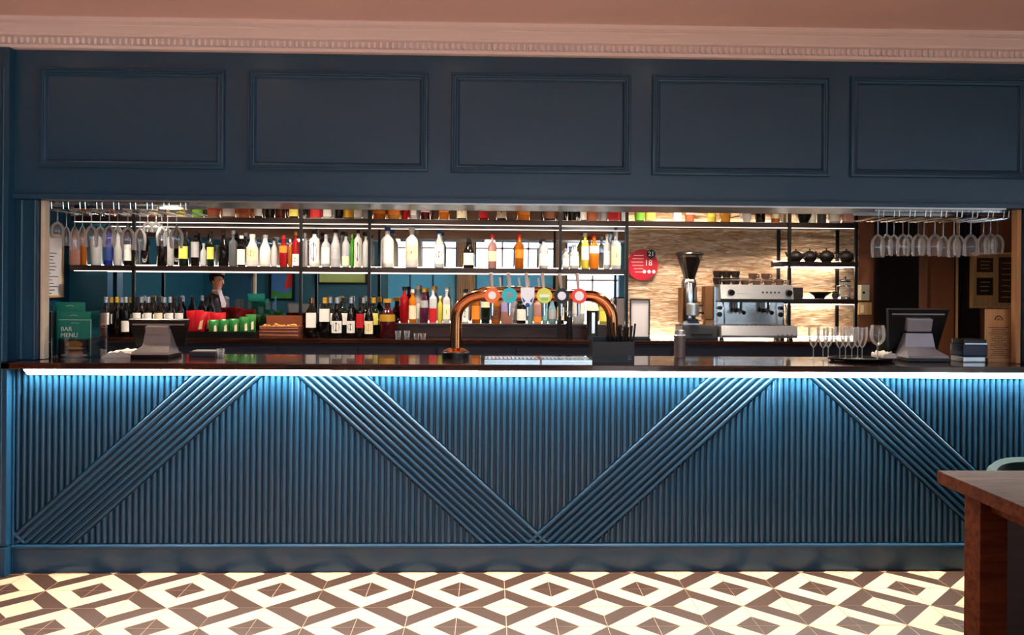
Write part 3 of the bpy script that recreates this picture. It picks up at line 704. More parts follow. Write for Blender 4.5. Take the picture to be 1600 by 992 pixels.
# ---- spirits on the riser
spi = [
 (632,14,448,'spirit','red','black',None,'red bottle, black pourer',Hh()),
 (645,12,452,'spirit','orange','cream','cream','pale orange bottle'),
 (653,13,446,'tall','clear','cream','white','clear bottle, cream cap',Hh(dy=.06)),
 (663,15,451,'cone','purple','gold','silver','clear purple bottle, gold cap',Hh(spec=(.45,.66))),
 (677,15,447,'square','clear','gold','red','clear bottle, red box label',Hh(spec=(.02,.40))),
 (688,11,462,'spirit','yellow','cream',None,'pale yellow bottle'),
 (698,13,449,'square','clear','white','cream','clear bottle, dark dotted label',Hh(emb=('black',.3))),
 (727,12,452,'spirit','clear','black','white','clear bottle, blue white label',Hh(spec=(.05,.5),emb=('blue',.5))),
 (744,14,452,'spirit','amber','black','orange','amber bottle, orange label'),
 (759,14,455,'spirit','darkgreen','green','cream','dark bottle, green cap',Hh(spec=(.5,.68))),
 (775,16,454,'squat','amber','black','brown','brown squat bottle',Hh(emb=('black',.4))),
 (792,19,452,'square','pink','cream','lilac','wide pink bottle, lilac label',Hh(spec=(.35,.6))),
 (804,9,460,'tall','clear','silver','white','slim clear bottle',Hh(dy=.06)),
 (815,15,462,'spirit','dark','black','white','black bottle, round white label',Hh(emb=('cream',.9))),
 (829,10,456,'tall','ltblue','blue',None,'pale blue slim bottle'),
 (840,13,460,'square','pink','black','orange','pinkish bottle, low orange label',Hh(spec=(.04,.24))),
 (852,10,460,'tall','ltblue','silver','teal','pale blue tall bottle'),
 (863,15,466,'cone','ltblue','white','silver','pale blue bottle, grey label',Hh(spec=(.2,.55))),
 (876,12,455,'spirit','dark','black','cream','dark bottle'),
 (904,19,452,'square','clear','blue','white','clear square bottle, white over teal label',Hh(spec=(.3,.62),emb=('blue',.5))),
 (943,13,468,'spirit','yellow','green','yellow','yellow bottle, dark cap'),
 (957,13,466,'spirit','clear','silver','white','clear bottle, white label'),
]
row(spi, 6.345, RZ+.001, [(720,'left of tap pipe on'),(935,'under the taps on'),(1000,'behind right pipe on')], 'low riser', 'spirits on the low riser')

# ------------------------------------------------------------------ stemmed glasses
def goblet(x, y, z, h, r, kind, name, label, group, flip=False, cat='wine glass'):
    """h whole height, r bowl radius; flip hangs it from its foot, z is then the foot"""
    st = .42 if kind != 'flute' else .36
    if kind == 'wine':  bowl = [(.10,st),(.55,st+.06),(.90,st+.17),(1,st+.30),(.96,st+.42),(.84,1)]
    elif kind == 'tulip': bowl = [(.10,st),(.40,st+.05),(.80,st+.2),(.86,st+.34),(.78,1)]
    elif kind == 'flute': bowl = [(.10,st),(.50,st+.08),(.85,st+.26),(.95,st+.45),(.92,1)]
    t = thing(name, label, cat, (x,y,z), group); sg = -1 if flip else 1
    def R(p): return [(a*r, sg*b*h) for a,b in p]
    m = MB(); m.rev(R(bowl), (x,y,z), 16); m.obj('bowl','glass',t)
    m = MB(); m.rev(R([(.10,st),(.095,.3),(.09,.12),(.14,.035)]), (x,y,z), 8); m.obj('stem','glass',t)
    m = MB(); m.rev(R([(.14,.035),(.5,.014),(.86,.006),(.86,0),(0,0)]), (x,y,z), 16); m.obj('foot','glass',t)
RZK = 1.938
def rack(u0, u1, n, label):
    x0, x1 = X(u0,4.58,330), X(u1,4.58,330); t = thing('hanging_glass_rack', label, 'glass rack', ((x0+x1)/2,4.8,RZK))
    for k in range(n):
        xc = x0+(x1-x0)*k/(n-1)
        for s in (-.014,.014):
            m = MB(); m.tube([(xc+s,4.54,RZK+.034),(xc+s,4.545,RZK-.002),(xc+s,4.56,RZK-.006),(xc+s,D+.44,RZK-.006)], .0028, 6); m.obj('rail','steel',t)
    for y in (4.58,4.86):
        m = MB(); m.box(x0-.02,x1+.02,y-.006,y+.006,RZK+.028,RZK+.040); m.obj('cross_bar','steel',t,smooth=False)
rack(82,290,9,'chrome wire rack of hanging wine glasses over the menus end of the bar')
rack(1372,1566,9,'chrome wire rack of hanging wine glasses over the silver till')
HL = [(90,4.60,'wine',20,372),(104,4.80,'tulip',15,384),(117,4.60,'tulip',17,390),(129,4.74,'tulip',15,384),(143,4.60,'wine',20,386),(157,4.74,'wine',17,384),(171,4.60,'wine',20,386),(184,4.74,'wine',17,384),
      (200,4.60,'wine',22,390),(219,4.66,'wine',19,391),(231,4.86,'wine',15,362),(244,4.84,'wine',16,363),(253,4.72,'wine',17,384),(262,4.80,'tulip',14,385),(276,4.60,'wine',21,388)]
for k,(u,y,kd,pw,vb) in enumerate(HL):
    p = U(u,330,y); h = RZK-U(u,vb,y).z
    goblet(p.x,y,RZK,h,pw/2*PXM(y),kd,'hanging_wine_glass',f"{'slim tulip' if kd=='tulip' else 'round'} glass hanging upside down, {ORD[k]} from left in rack above menus",'wine glasses in the rack above the menus',True)
HR = [(1372,4.60,402,22),(1386,4.66,400,20),(1397,4.78,398,18),(1411,4.62,400,21),(1420,4.78,398,18),(1435,4.62,400,21),(1444,4.78,398,18),(1461,4.60,400,23),(1474,4.80,401,18),(1491,4.64,402,20),(1499,4.80,399,18),(1517,4.60,400,23),(1537,4.70,398,20),(1548,4.62,397,20),(1559,4.78,396,19)]
for k,(u,y,vb,pw) in enumerate(HR):
    p = U(u,340,y); h = RZK-U(u,vb,y).z
    goblet(p.x,y,RZK,h,pw/2*PXM(y),'wine','hanging_wine_glass',f'round wine glass hanging upside down, {ORD[k]} from left in rack above silver till','wine glasses in the rack above the silver till',True)
# tray of glasses on the bar
TYY = 4.62
p = U(1345,565,TYY); TRX = p.x
m = MB(); m.rev([(0,0),(.9,0),(1,.016),(1,.020),(.96,.020),(.9,.006),(0,.006)], (TRX,TYY,CT+.0005), 28, sx=.185, sy=.13)
tag(m.obj('serving_tray','black_plastic'), 'black oval serving tray holding stemmed glasses on the countertop', 'tray')
GL = [(1271,4.75,512,CT,'flute',.032),(1286,4.66,511,CT,'flute',.032),(1294,4.79,513,CT,'flute',.031),(1312,4.56,511,CT+.0068,'flute',.032),(1321,4.67,511,CT+.0068,'flute',.031),(1331,4.57,511,CT+.0068,'flute',.032),(1340,4.71,512,CT+.0068,'flute',.032),(1347,4.635,511,CT+.0068,'flute',.032)]
for k,(u,y,vt,z,kd,r) in enumerate(GL):
    p = U(u,550,y); h = U(u,vt,y).z-z
    where = f'{ORD[k]} of three standing beside the black tray' if k < 3 else f'{ORD[k-3]} of five standing on the black tray'
    goblet(p.x,y,z+.0005,h,r,kd,'champagne_flute',f'clear champagne flute, {where}, counted from left','flutes on the bar',False,'champagne flute')
p = U(1371,550,4.58); goblet(p.x,4.58,CT+.0073,U(1367,510,4.60).z-CT,.042,'wine','wine_glass','clear wine glass on the black tray beside folded white cloth','flutes on the bar',False,'wine glass')
def folded(name, u0, u1, y0, y1, z, hs, m_, label, cat):
    x0, x1 = X(u0,y0,550), X(u1,y0,550); m = MB(); nx = 14; ny = 6
    top = [[m.b.verts.new((x0+(x1-x0)*i/nx, y0+(y1-y0)*j/ny, z+.004+hs*max(0,math.sin(PI*min(1,max(0,(i+.3*j)/(nx+2)))))**.6*(.6+.4*NZ.noise(Vector((i*.5,j*.7,u0)))))) for i in range(nx+1)] for j in range(ny+1)]
    bot = [[m.b.verts.new((v.co.x,v.co.y,z+.0008)) for v in r] for r in top]
    for j in range(ny):
        for i in range(nx):
            m.face([top[j][i],top[j][i+1],top[j+1][i+1],top[j+1][i]]); m.face([bot[j][i],bot[j+1][i],bot[j+1][i+1],bot[j][i+1]])
    for i in range(nx): m.face([bot[0][i],bot[0][i+1],top[0][i+1],top[0][i]]); m.face([top[ny][i],top[ny][i+1],bot[ny][i+1],bot[ny][i]])
    for j in range(ny): m.face([top[j][0],top[j+1][0],bot[j+1][0],bot[j][0]]); m.face([bot[j][nx],bot[j+1][nx],top[j+1][nx],top[j][nx]])
    tag(m.obj(name,m_), label, cat)
folded('bar_towel',1378,1401,4.56,4.69,CT+.0208,.045,'cloth','crumpled white cloth at the till end of the black tray','cloth')
folded('bar_towel',158,206,4.62,4.82,CT,.045,'cloth','pale cloth lying on the bar between menu holder and black till','cloth')

# ------------------------------------------------------------------ tills
def till(u, label, w_px, vt, y, sc=1.0, silver='silver', tilt=.55, yaw=0):
    p = U(u,560,y); x = p.x; z = CT; t = thing('till', label, 'till', (x,y,z))
    wv = w_px*PXM(y); zt = U(u,vt,y).z
    R = Matrix.Translation((x,y,z)) @ Matrix.Rotation(yaw,4,'Z')
    m = MB(); m.box(-.104*sc,.104*sc,-.11,.09,.0,.022,.006,R); m.obj('base','black_plastic',t,smooth=False)
    # sloping base cover and neck seen from behind
    prof = [(-.108,.022),(-.102,.034),(-.03,.062),(-.012,.078),(.0,.155),(.03,.155),(.05,.12),(.055,.022)]
    m = MB(); n = len(prof)
    def ww(zz): return (.100 if zz < .045 else .075 if zz < .09 else .066)*sc
    a = [m.b.verts.new(R @ Vector((-ww(zz),yy,zz))) for yy,zz in prof]; b = [m.b.verts.new(R @ Vector((ww(zz),yy,zz))) for yy,zz in prof]
    for k in range(n): m.face([a[k],a[(k+1)%n],b[(k+1)%n],b[k]])
    m.face(a[::-1]); m.face(b); m.obj('stand',silver,t,sharp=.5)
    # the screen leans towards the bartender, its back to the room
    hz = zt-z; T = R @ Matrix.Translation((0,.005,hz)) @ Matrix.Rotation(-tilt,4,'X')
    hh = (hz-.055)/math.cos(tilt)
    m = MB(); a = wv/2
    pts = [T @ Vector(q) for q in ((-a,0,0),(a,0,0),(a*.80,0,-hh),(-a*.80,0,-hh),(-a,.028,0),(a,.028,0),(a*.80,.028,-hh),(-a*.80,.028,-hh))]
    m.mesh(pts,[(0,1,2,3),(7,6,5,4),(0,4,5,1),(1,5,6,2),(2,6,7,3),(3,7,4,0)]); m.obj('screen_housing','black_plastic',t,smooth=False)
    m = MB(); m.box(-a*.86,a*.86,-.003,0,-.030,-.022,0,T); m.obj('edge_strip',silver,t,smooth=False)
    m = MB(); m.box(-.062*sc,.062*sc,-.036,0,-hh*.50,-hh*.19,.006,T); m.obj('back_cover',silver,t,smooth=False)
    m = MB(); m.mesh([T @ Vector(q) for q in ((-a*.9,.0285,-.012),(a*.9,.0285,-.012),(a*.75,.0285,-hh+.012),(-a*.75,.0285,-hh+.012))],[(3,2,1,0)]); m.obj('screen','grey_plastic',t,smooth=False)
mat('till_silver','#b4b8c2',.3,.25); till(1436,'silver and black till seen from behind, beside the tray of glasses',98,484,4.68,1.15,'till_silver',tilt=-.25)
mat('till_grey','#a39c98',.4,.2)
till(246,'dark till with grey stand seen from behind, in front of the wine',92,500,4.68,1.0,'till_grey',tilt=-.25)
# rounded dark bucket behind the silver till
p = U(1387,540,4.83); m = MB(); m.rev([(0,0),(.038,0),(.048,.06),(.051,.13),(.046,.17),(.040,.17),(.045,.13),(.036,.01),(0,.01)], (p.x,4.832,CT+.0006), 20)
mat('olive_plastic','#23281c',.3); tag(m.obj('bucket','olive_plastic'), 'dark olive rounded bucket behind the folded white cloth', 'bucket')
# card terminals / receipt printer
p = U(1517,560,4.62); t = thing('receipt_printer','small navy and black receipt printer between the silver till and wooden menu','printer',(p.x,4.64,CT))
x = p.x
m = MB(); m.box(x-.072,x+.055,4.57,4.70,CT+.0005,CT+.030,.006); m.obj('base','silver',t,smooth=False)
m = MB(); m.box(x-.070,x+.070,4.575,4.71,CT+.0305,CT+.10,.008); mat('navy_plastic','#1b2c4e',.3); m.obj('body','navy_plastic',t,smooth=False)
m = MB(); m.box(x-.066,x+.066,4.58,4.70,CT+.1005,CT+.128,.006); m.obj('lid','black_plastic',t,smooth=False)
m = MB(); m.box(x-.064,x+.064,4.572,4.58,CT+.100,CT+.108); m.obj('paper_slot','silver',t,smooth=False)
# wooden menu board standing on the bar
p = U(1562,560,4.60); x = p.x; zt = U(1562,483,4.60).z; t = thing('wooden_menu','tall pale wooden menu block with crest standing at the end of the bar','menu',(x,4.62,CT))
m = MB(); m.box(x-.078,x+.078,4.58,4.66,CT+.0005,CT+.022,.003); m.obj('foot','pale_wood',t,smooth=False)
m = MB(); m.box(x-.070,x+.070,4.612,4.630,CT+.022,zt,.002); m.obj('board','pale_wood',t,smooth=False)
mat('ink','#3a2416',.7)
m = MB()
for k in range(16):
    zz = CT+.195-.0105*k; w = (.058 if k in (0,3) else random.uniform(.02,.05)); m.box(x-w,x+w,4.6112,4.6119,zz-.0016,zz+.0016)
stuff(m.obj('menu_print','ink',t,smooth=False))
m = MB(); m.tube([(x-.024,4.6113,zt-.062),(x-.014,4.6113,zt-.044),(x,4.6113,zt-.038),(x+.014,4.6113,zt-.044),(x+.024,4.6113,zt-.062)],.0028,6); m.tube([(x-.012,4.6113,zt-.064),(x,4.6113,zt-.054),(x+.012,4.6113,zt-.064)],.002,6); stuff(m.obj('crest','ink',t))

# ------------------------------------------------------------------ acrylic menu holder with green menus
Y0 = 4.64; x0, x1 = X(83,Y0), X(159,Y0); zt = U(110,472,Y0).z
mat('green_card','#138072',.45,vary=.05); mat('green_line','#9fd8c8',.4); mat('burger_photo','#3a1d2c',.5)
t = thing('menu_holder','clear acrylic holder filled with green bar menus at the end of the bar','menu holder',((x0+x1)/2,Y0,CT))
m = MB(); m.box(x0,x1,Y0-.012,Y0+.07,CT+.0005,CT+.005); m.obj('base','acrylic',t,smooth=False)
m = MB(); m.box(x0,x1,Y0-.012,Y0-.009,CT+.005,U(150,528,Y0).z); m.obj('front_panel','acrylic',t,smooth=False)
for a in (x0,x1-.003):
    m = MB(); m.box(a,a+.003,Y0-.009,Y0+.07,CT+.005,U(150,480,Y0).z); m.obj('side_panel','acrylic',t,smooth=False)
m = MB(); m.box(x0,x1,Y0+.067,Y0+.07,CT+.005,U(150,486,Y0).z); m.obj('back_panel','acrylic',t,smooth=False)
def menu(u0, u1, vt, y, label, front=False):
    a, b = X(u0,y), X(u1,y); z1 = U((u0+u1)/2,vt,y).z; tm_ = thing('menu_card', label, 'menu', ((a+b)/2,y,CT+.006), 'green menus in the acrylic holder')
    m = MB(); m.box(a,b,y,y+.004,CT+.006,z1); m.obj('cover','green_card',tm_,smooth=False)
    m = MB(); m.tube([((a+b)/2-.022,y-.0006,z1-.022),((a+b)/2,y-.0006,z1-.018),((a+b)/2+.022,y-.0006,z1-.022)],.0014,6); m.obj('crest','green_line',tm_)
    if front:
        m = MB(); m.box(b-.004,b,y-.001,y,CT+.006,z1-.002); m.box(a,b,y-.001,y,z1-.004,z1); m.obj('pale_edge','green_line',tm_,smooth=False)
        zc = U(108,532,y).z; k = (b-a)
        mat('menu_white','#f4f7f4',.5)
        text('lettering','BAR\nMENU',.034,(a+.012,y-.0012,U(100,519,y).z),'menu_white',tm_,align='LEFT')
        zb0, zb1 = U(108,559,y).z, U(108,530,y).z
        m = MB(); m.box(a,b-.012,y-.0012,y-.0002,zb0,zb1); ph = m.obj('photo','burger_photo',tm_,smooth=False)
        xm = (a+b)/2-.002; hb = zb1-zb0
        mat('bun','#f09a44',.5); mat('patty','#7a3a1e',.6); mat('lettuce','#ffe08a',.5); mat('plate_grey','#e0d4ce',.5)
        def disc(nm, cx_, cz, rx, rz, mt, dy):
            m = MB(); c = m.b.verts.new((cx_,y-dy,cz)); ring = [m.b.verts.new((cx_+rx*math.cos(2*PI*q/20),y-dy,cz+rz*math.sin(2*PI*q/20))) for q in range(20)]
            for q in range(20): m.face([c,ring[q],ring[(q+1)%20]])
            m.obj(nm,mt,ph,smooth=False)
        disc('printed_plate',xm,zb0+hb*.14,k*.42,hb*.11,'plate_grey',.0014); disc('printed_bun',xm,zb0+hb*.30,k*.27,hb*.14,'bun',.0016); disc('printed_patty',xm,zb0+hb*.43,k*.28,hb*.09,'patty',.0018)
        disc('printed_filling',xm+.004,zb0+hb*.52,k*.27,hb*.06,'lettuce',.0020); disc('printed_bun',xm,zb0+hb*.72,k*.26,hb*.20,'bun',.0017)
menu(92,143,499,Y0+.0,'front green menu reading BAR MENU with burger photo',True)
menu(89,142,487,Y0+.018,'second green menu, standing behind the BAR MENU cover')
menu(86,133,472,Y0+.036,'tallest green menu at the back of the acrylic holder')
# things at the left end: dark box file and light switch
p = U(74,560,4.72); x = p.x; m = MB(); m.box(x-.020,x+.030,4.70,4.82,CT+.0005,U(74,487,4.72).z,.003); t = thing('box_file','narrow dark grey box standing behind the acrylic menu holder','box',(x,4.72,CT)); m.obj('box','grey_plastic',t,smooth=False)
m = MB(); m.box(x-.0205,x+.0305,4.6985,4.70,CT+.075,CT+.082); m.obj('silver_band','silver',t,smooth=False)
zz = U(76,478,6.1).z
t = thing('bottle_opener','white wall bottle opener with dark slot under the notice frame','bottle opener',(XS,6.06,zz-.05))
m = MB(); m.box(XS+.0005,XS+.012,6.03,6.10,zz-.055,zz+.05,.004); m.obj('plate','white_plastic',t,smooth=False)
m = MB(); m.box(XS+.0125,XS+.02,6.055,6.075,zz-.04,zz+.03,.003); m.obj('slot','black_plastic',t,smooth=False)
# framed notice on the side wall
yA, yB = 5.92, 6.40; zA, zB = U(80,462,6.15).z, U(80,368,6.1).z
t = thing('wall_notice','white framed notice with lines of print hanging on the blue side wall','notice',(XS,(yA+yB)/2,zA))
m = MB(); m.box(XS+.0005,XS+.012,yA,yB,zA,zB); m.obj('sheet','paper',t,smooth=False)
m = MB()
for a,b,c,d in ((yA-.015,yA,zA-.015,zB+.015),(yB,yB+.015,zA-.015,zB+.015),(yA,yB,zB,zB+.02),(yA,yB,zA-.015,zA)): m.box(XS+.0005,XS+.022,a,b,c,d)
m.obj('frame','pale_wood',t,smooth=False)
m = MB()
for k in range(14): m.box(XS+.0122,XS+.0128,yA+.05,yB-.05-random.uniform(0,.15),zB-.1-.025*k,zB-.094-.025*k)
stuff(m.obj('print_lines','grey_plastic',t,smooth=False))

# ------------------------------------------------------------------ copper beer font
YP = 4.72; cl = X(713,YP); crr = X(957,YP); zc = U(835,461.5,YP).z; r = .033; Rb = .135
t = thing('beer_font','polished copper pipe beer font with six round tap badges','beer tap',((cl+crr)/2,YP,CT))
zl, zr = U(713,461,YP).z, zc
path = [(cl,YP,CT+.04)]+[(cl,YP,zc-Rb-.03)]
for k in range(1,13):
    a = PI/2*k/12; path.append((cl+Rb*1.25*(1-math.cos(a)), YP, zc-Rb+Rb*math.sin(a)))
path += [(cl+Rb*1.25+(crr-cl-2.3*Rb)*f, YP, zc) for f in (.25,.5,.75,1)]
x_ = path[-1][0]
for k in range(1,13):
    a = PI/2*k/12; path.append((x_+(crr-x_)*math.sin(a), YP, zc-Rb+Rb*math.cos(a)))
path += [(crr,YP,CT+.04)]
m = MB(); m.tube(path,r,20); m.obj('pipe','copper',t)
for xx in (cl,crr):
    m = MB(); m.rev([(0,0),(.078,0),(.078,.030),(.074,.034),(0,.034)], (xx,YP,CT+.0005), 28); m.obj('base_ring','black_plastic',t)
    m = MB(); m.rev([(.072,.0345),(.070,.040),(.050,.050),(.0345,.056),(.0345,.0345)], (xx,YP,CT+.0005), 28); m.obj('flange','copper',t)
mat('badge_orange','#e8743a',.3,emit=.5); mat('badge_turq','#25b4c4',.3,emit=.5); mat('badge_white','#f4f4f4',.3,emit=.5); mat('badge_yellow','#d9d95a',.3,emit=.5); mat('badge_dark','#16181c',.3); mat('badge_red','#e0452a',.3,emit=.5); mat('badge_blue','#1c3f94',.3,emit=.5); mat('badge_lime','#8cc86a',.3,emit=.5)
mat('handle_white','#fffaf2',.35)
TAPS = [(769,'badge_orange','badge_white',.50),(796,'badge_turq','badge_turq',.0),(824,'badge_white','badge_blue',.0),(850,'badge_yellow','badge_lime',.0),(877,'badge_dark','badge_white',.55),(904,'badge_red','badge_white',.60)]
for k,(u,rim,cen,fr) in enumerate(TAPS):
    xx = X(u,YP-.05,461); yb = YP-.075; v0 = 460
    m = MB(); m.cyl((xx,YP-.025,zc),(xx,yb+.005,zc),.018,14); v_ = m.obj('valve','steel',t)
    m = MB(); m.tube([(xx,yb+.02,zc-.01),(xx,yb+.02,zc-.06),(xx,yb+.012,zc-.115)],[.012,.011,.008],10); m.obj('spout','steel',v_)
    q = MB(); R = .043
    if k == 2:
        q.mesh([],[])
        out = [(-.038,.045),(.038,.045),(.038,-.01),(.024,-.045),(0,-.07),(-.024,-.045),(-.038,-.01)]
        a = [q.b.verts.new((xx+px_,yb-.012,zc+pz_)) for px_,pz_ in out]; b = [q.b.verts.new((xx+px_,yb+.004,zc+pz_)) for px_,pz_ in out]
        q.face(a); q.face(b[::-1]); n=len(out)
        for w in range(n): q.face([a[w],b[w],b[(w+1)%n],a[(w+1)%n]])
        bd = q.obj('badge',rim,t,smooth=False)
        for sx_ in (-1,1):
            q = MB(); q.mesh([(xx+sx_*.034,yb-.0135,zc-.004),(xx+sx_*.012,yb-.0135,zc-.030),(xx+sx_*.022,yb-.0135,zc-.042)],[(0,1,2)]); q.obj('badge_mark',cen,bd,smooth=False)
        q = MB(); q.cyl((xx,yb-.0122,zc-.053),(xx,yb-.0145,zc-.053),.013,12); q.obj('badge_mark',cen,bd)
    else:
        q.cyl((xx,yb+.004,zc),(xx,yb-.012,zc),R,24); bd = q.obj('badge',rim,t)
        if fr:
            q = MB(); q.cyl((xx,yb-.0122,zc),(xx,yb-.015,zc),R*fr,20); q.obj('badge_face',cen,bd)
        elif k == 1:
            q = MB(); q.cyl((xx,yb-.0122,zc),(xx,yb-.015,zc),R*.5,20); mat('badge_pale','#a8ecf0',.3); q.obj('badge_face','badge_pale',bd)
        else:
            q = MB(); q.box(xx-.028,xx+.028,yb-.0145,yb-.0122,zc-.007,zc+.007); q.obj('badge_band','badge_white',bd,smooth=False)
            q = MB(); q.rev([(0,0),(R*.9,0)],(0,0,0),12,a0=PI,a1=2*PI,M=Matrix.Rotation(PI/2,3,'X')) if False else q.box(xx-.020,xx+.020,yb-.0140,yb-.0122,zc-.027,zc-.009); q.obj('badge_band',cen,bd,smooth=False)
    q = MB(); lean = (-.008 if k<3 else -.012)
    q.tube([(xx,yb+.02,zc+.03),(xx+lean*.3,yb+.015,zc+.06),(xx+lean,yb+.005,zc+.125)],[.006,.009,.011],10); q.obj('handle','handle_white',t)
# drip trays
for nm,(u0,u1,lb) in enumerate(((757,842,'long steel drip tray under the first three beer taps'),(845,922,'steel drip tray under the last three beer taps'))):
    a, b = X(u0,4.55,562), X(u1,4.55,562); t = thing('drip_tray',lb,'drip tray',((a+b)/2,4.57,CT))
    m = MB(); m.box(a,b,4.46,4.68,CT+.0005,CT+.006); m.box(a,b,4.46,4.466,CT+.006,CT+.013); m.box(a,b,4.674,4.68,CT+.006,CT+.013); m.box(a,a+.006,4.466,4.674,CT+.006,CT+.013); m.box(b-.006,b,4.466,4.674,CT+.006,CT+.013); m.obj('pan','steel',t,smooth=False)
    x = a+.018
    while x < b-.012: m = MB(); m.box(x-.004,x+.004,4.466,4.674,CT+.009,CT+.0115); m.obj('slat','steel',t,smooth=False); x += .022
# black caddy of straws and napkins
Yc = 4.49; a, b = X(926,Yc), X(992,Yc); zt = U(960,534,Yc).z
t = thing('straw_caddy','black open caddy of napkins and straws beside the copper font','caddy',((a+b)/2,Yc+.06,CT))
m = MB(); m.box(a,b,Yc,Yc+.005,CT+.0005,zt); m.box(a,b,Yc+.125,Yc+.13,CT+.0005,zt+.02); m.box(a,a+.005,Yc+.005,Yc+.125,CT+.0005,zt+.01); m.box(b-.005,b,Yc+.005,Yc+.125,CT+.0005,zt+.01); m.box(a+.005,b-.005,Yc+.005,Yc+.125,CT+.0005,CT+.006); m.box((a+b)/2-.002,(a+b)/2+.003,Yc+.005,Yc+.125,CT+.006,zt); m.obj('box','grey_plastic' if False else 'black_plastic',t,smooth=False)
mat('lilac_print','#8a7a98',.5); m = MB(); m.tube([(b-.034,Yc-.0006,CT+.024),(b-.026,Yc-.0006,CT+.036),(b-.018,Yc-.0006,CT+.026)],.002,6); m.box(b-.036,b-.016,Yc-.001,Yc-.0002,CT+.016,CT+.020); stuff(m.obj('mark','lilac_print',t))
for k in range(13):
    xx = (a+b)/2+.008+(b-(a+b)/2-.02)*(k%7)/6; yy = Yc+.03+.06*(k//7)+random.uniform(-.008,.008); dx = random.uniform(-.012,.014)+(xx-(b+(a+b)/2)/2)*.35; hh = random.uniform(.185,.215)
    m = MB(); m.tube([(xx,yy,CT+.007),(xx+dx,yy+random.uniform(-.01,.02),CT+hh)],.0055,6)
    tag(m.obj('straw','black_plastic'), f'black drinking straw, {ORD[k]} of the bunch in the caddy beside the font', 'straw', 'black straws in the caddy')
# chrome shaker
p = U(1062,555,4.78); h = U(1062,516,4.78).z-CT; m = MB(); m.rev([(0,0),(.030,0),(.032,.004),(.034,h*.75),(.036,h*.78),(.036,h*.82),(.032,h*.84),(.028,h),(0,h)], (p.x,4.78,CT+.0005), 22)
tag(m.obj('cocktail_shaker','silver'), 'tall chrome cocktail shaker on the bar in front of the coffee grinder', 'shaker')
# grey tray and shot glass by the dark till
p0, p1 = X(298,4.72,548), X(339,4.72,548); t = thing('card_reader','flat grey card reader lying beside the dark till','card reader',((p0+p1)/2,4.74,CT))
m = MB(); m.box(p0,p1,4.69,4.82,CT+.0005,CT+.030,.006); m.obj('body','grey_plastic',t,smooth=False)
m = MB(); m.box(p0+.01,p1-.01,4.72,4.80,CT+.0302,CT+.033); m.obj('screen','silver',t,smooth=False)
def shot(u, y, vt, z, label, grp):
    p = U(u,520,y); h = U(u,vt,y).z-z
    m = MB(); m.rev([(0,.0),(.017,.0),(.022,h),(.019,h),(.0155,.012),(0,.012)], (p.x,y,z+.0006), 14); tag(m.obj('shot_glass','glass'), label, 'shot glass', grp)
shot(345,4.70,545,CT,'single shot glass on the bar beside the grey card reader','shot glasses')
for k,(u,vt) in enumerate(((622,517),(636,517),(651,521),(661,521))): shot(u,6.06,vt,BT,f"{'tall' if k<2 else 'short'} shot glass, {ORD[k]} from left in front of the low riser",'shot glasses')

# ------------------------------------------------------------------ espresso machine and grinder
YE = 6.16
def PX(u,v,y=YE): q = U(u,v,y); return q.x, q.z
xa,_ = PX(1117,480); xb,_ = PX(1236,480); zt = PX(1180,445)[1]; zh = PX(1180,470)[1]; zd = PX(1180,508)[1]
t = thing('espresso_machine','silver two group espresso machine with cups stacked on top','coffee machine',((xa+xb)/2,YE,BT))
m = MB(); m.box(xa+.01,xb-.03,YE+.06,6.44,BT+.05,zt-.01,.01); m.obj('rear_body','steel',t,smooth=False)
m = MB(); m.extr([(YE-.035,zh),(YE-.055,zh+.015),(YE-.030,zt),(6.30,zt),(6.30,zh)], xa+.03, xb); hd = m.obj('head','silver',t,smooth=False)
m = MB(); m.box(xa+.028,xb+.002,YE-.056,6.30,zh-.010,zh); m.obj('head_trim','black_plastic',hd,smooth=False)
for f in (.14,.93):
    xx = xa+.03+(xb-xa-.03)*f; m = MB(); m.cyl((xx,YE-.042,(zt+zh)/2+.005),(xx,YE-.075,(zt+zh)/2),.022,16); m.obj('knob','black_plastic',t)
for k in range(5):
    xx = xa+.03+(xb-xa-.03)*(.58+.055*k); m = MB(); m.cyl((xx,YE-.040,(zt+zh)/2+.005),(xx,YE-.052,(zt+zh)/2+.004),.0065,10); m.obj('button','grey_plastic',hd)
m = MB(); m.box(xa+.03+(xb-xa)*.22,xa+.03+(xb-xa)*.44,YE-.050,YE-.044,(zt+zh)/2-.004,(zt+zh)/2+.004); m.obj('badge_strip','white_plastic',hd,smooth=False)
for f in (.30,.66):
    xx = xa+(xb-xa)*f
    m = MB(); m.cyl((xx,YE+.0,zh-.01),(xx,YE+.0,zh-.055),.034,18); g = m.obj('group_head','steel',t)
    m = MB(); m.cyl((xx,YE,zh-.056),(xx,YE,zh-.085),.031,18); m.tube([(xx,YE-.03,zh-.07),(xx,YE-.10,zh-.075),(xx,YE-.15,zh-.085)],[.011,.012,.015],10); m.obj('portafilter','black_plastic',g)
    m = MB(); m.tube([(xx-.012,YE,zh-.084),(xx-.016,YE,zh-.10)],.006,8); m.tube([(xx+.012,YE,zh-.084),(xx+.016,YE,zh-.10)],.006,8); m.obj('spout','steel',g)
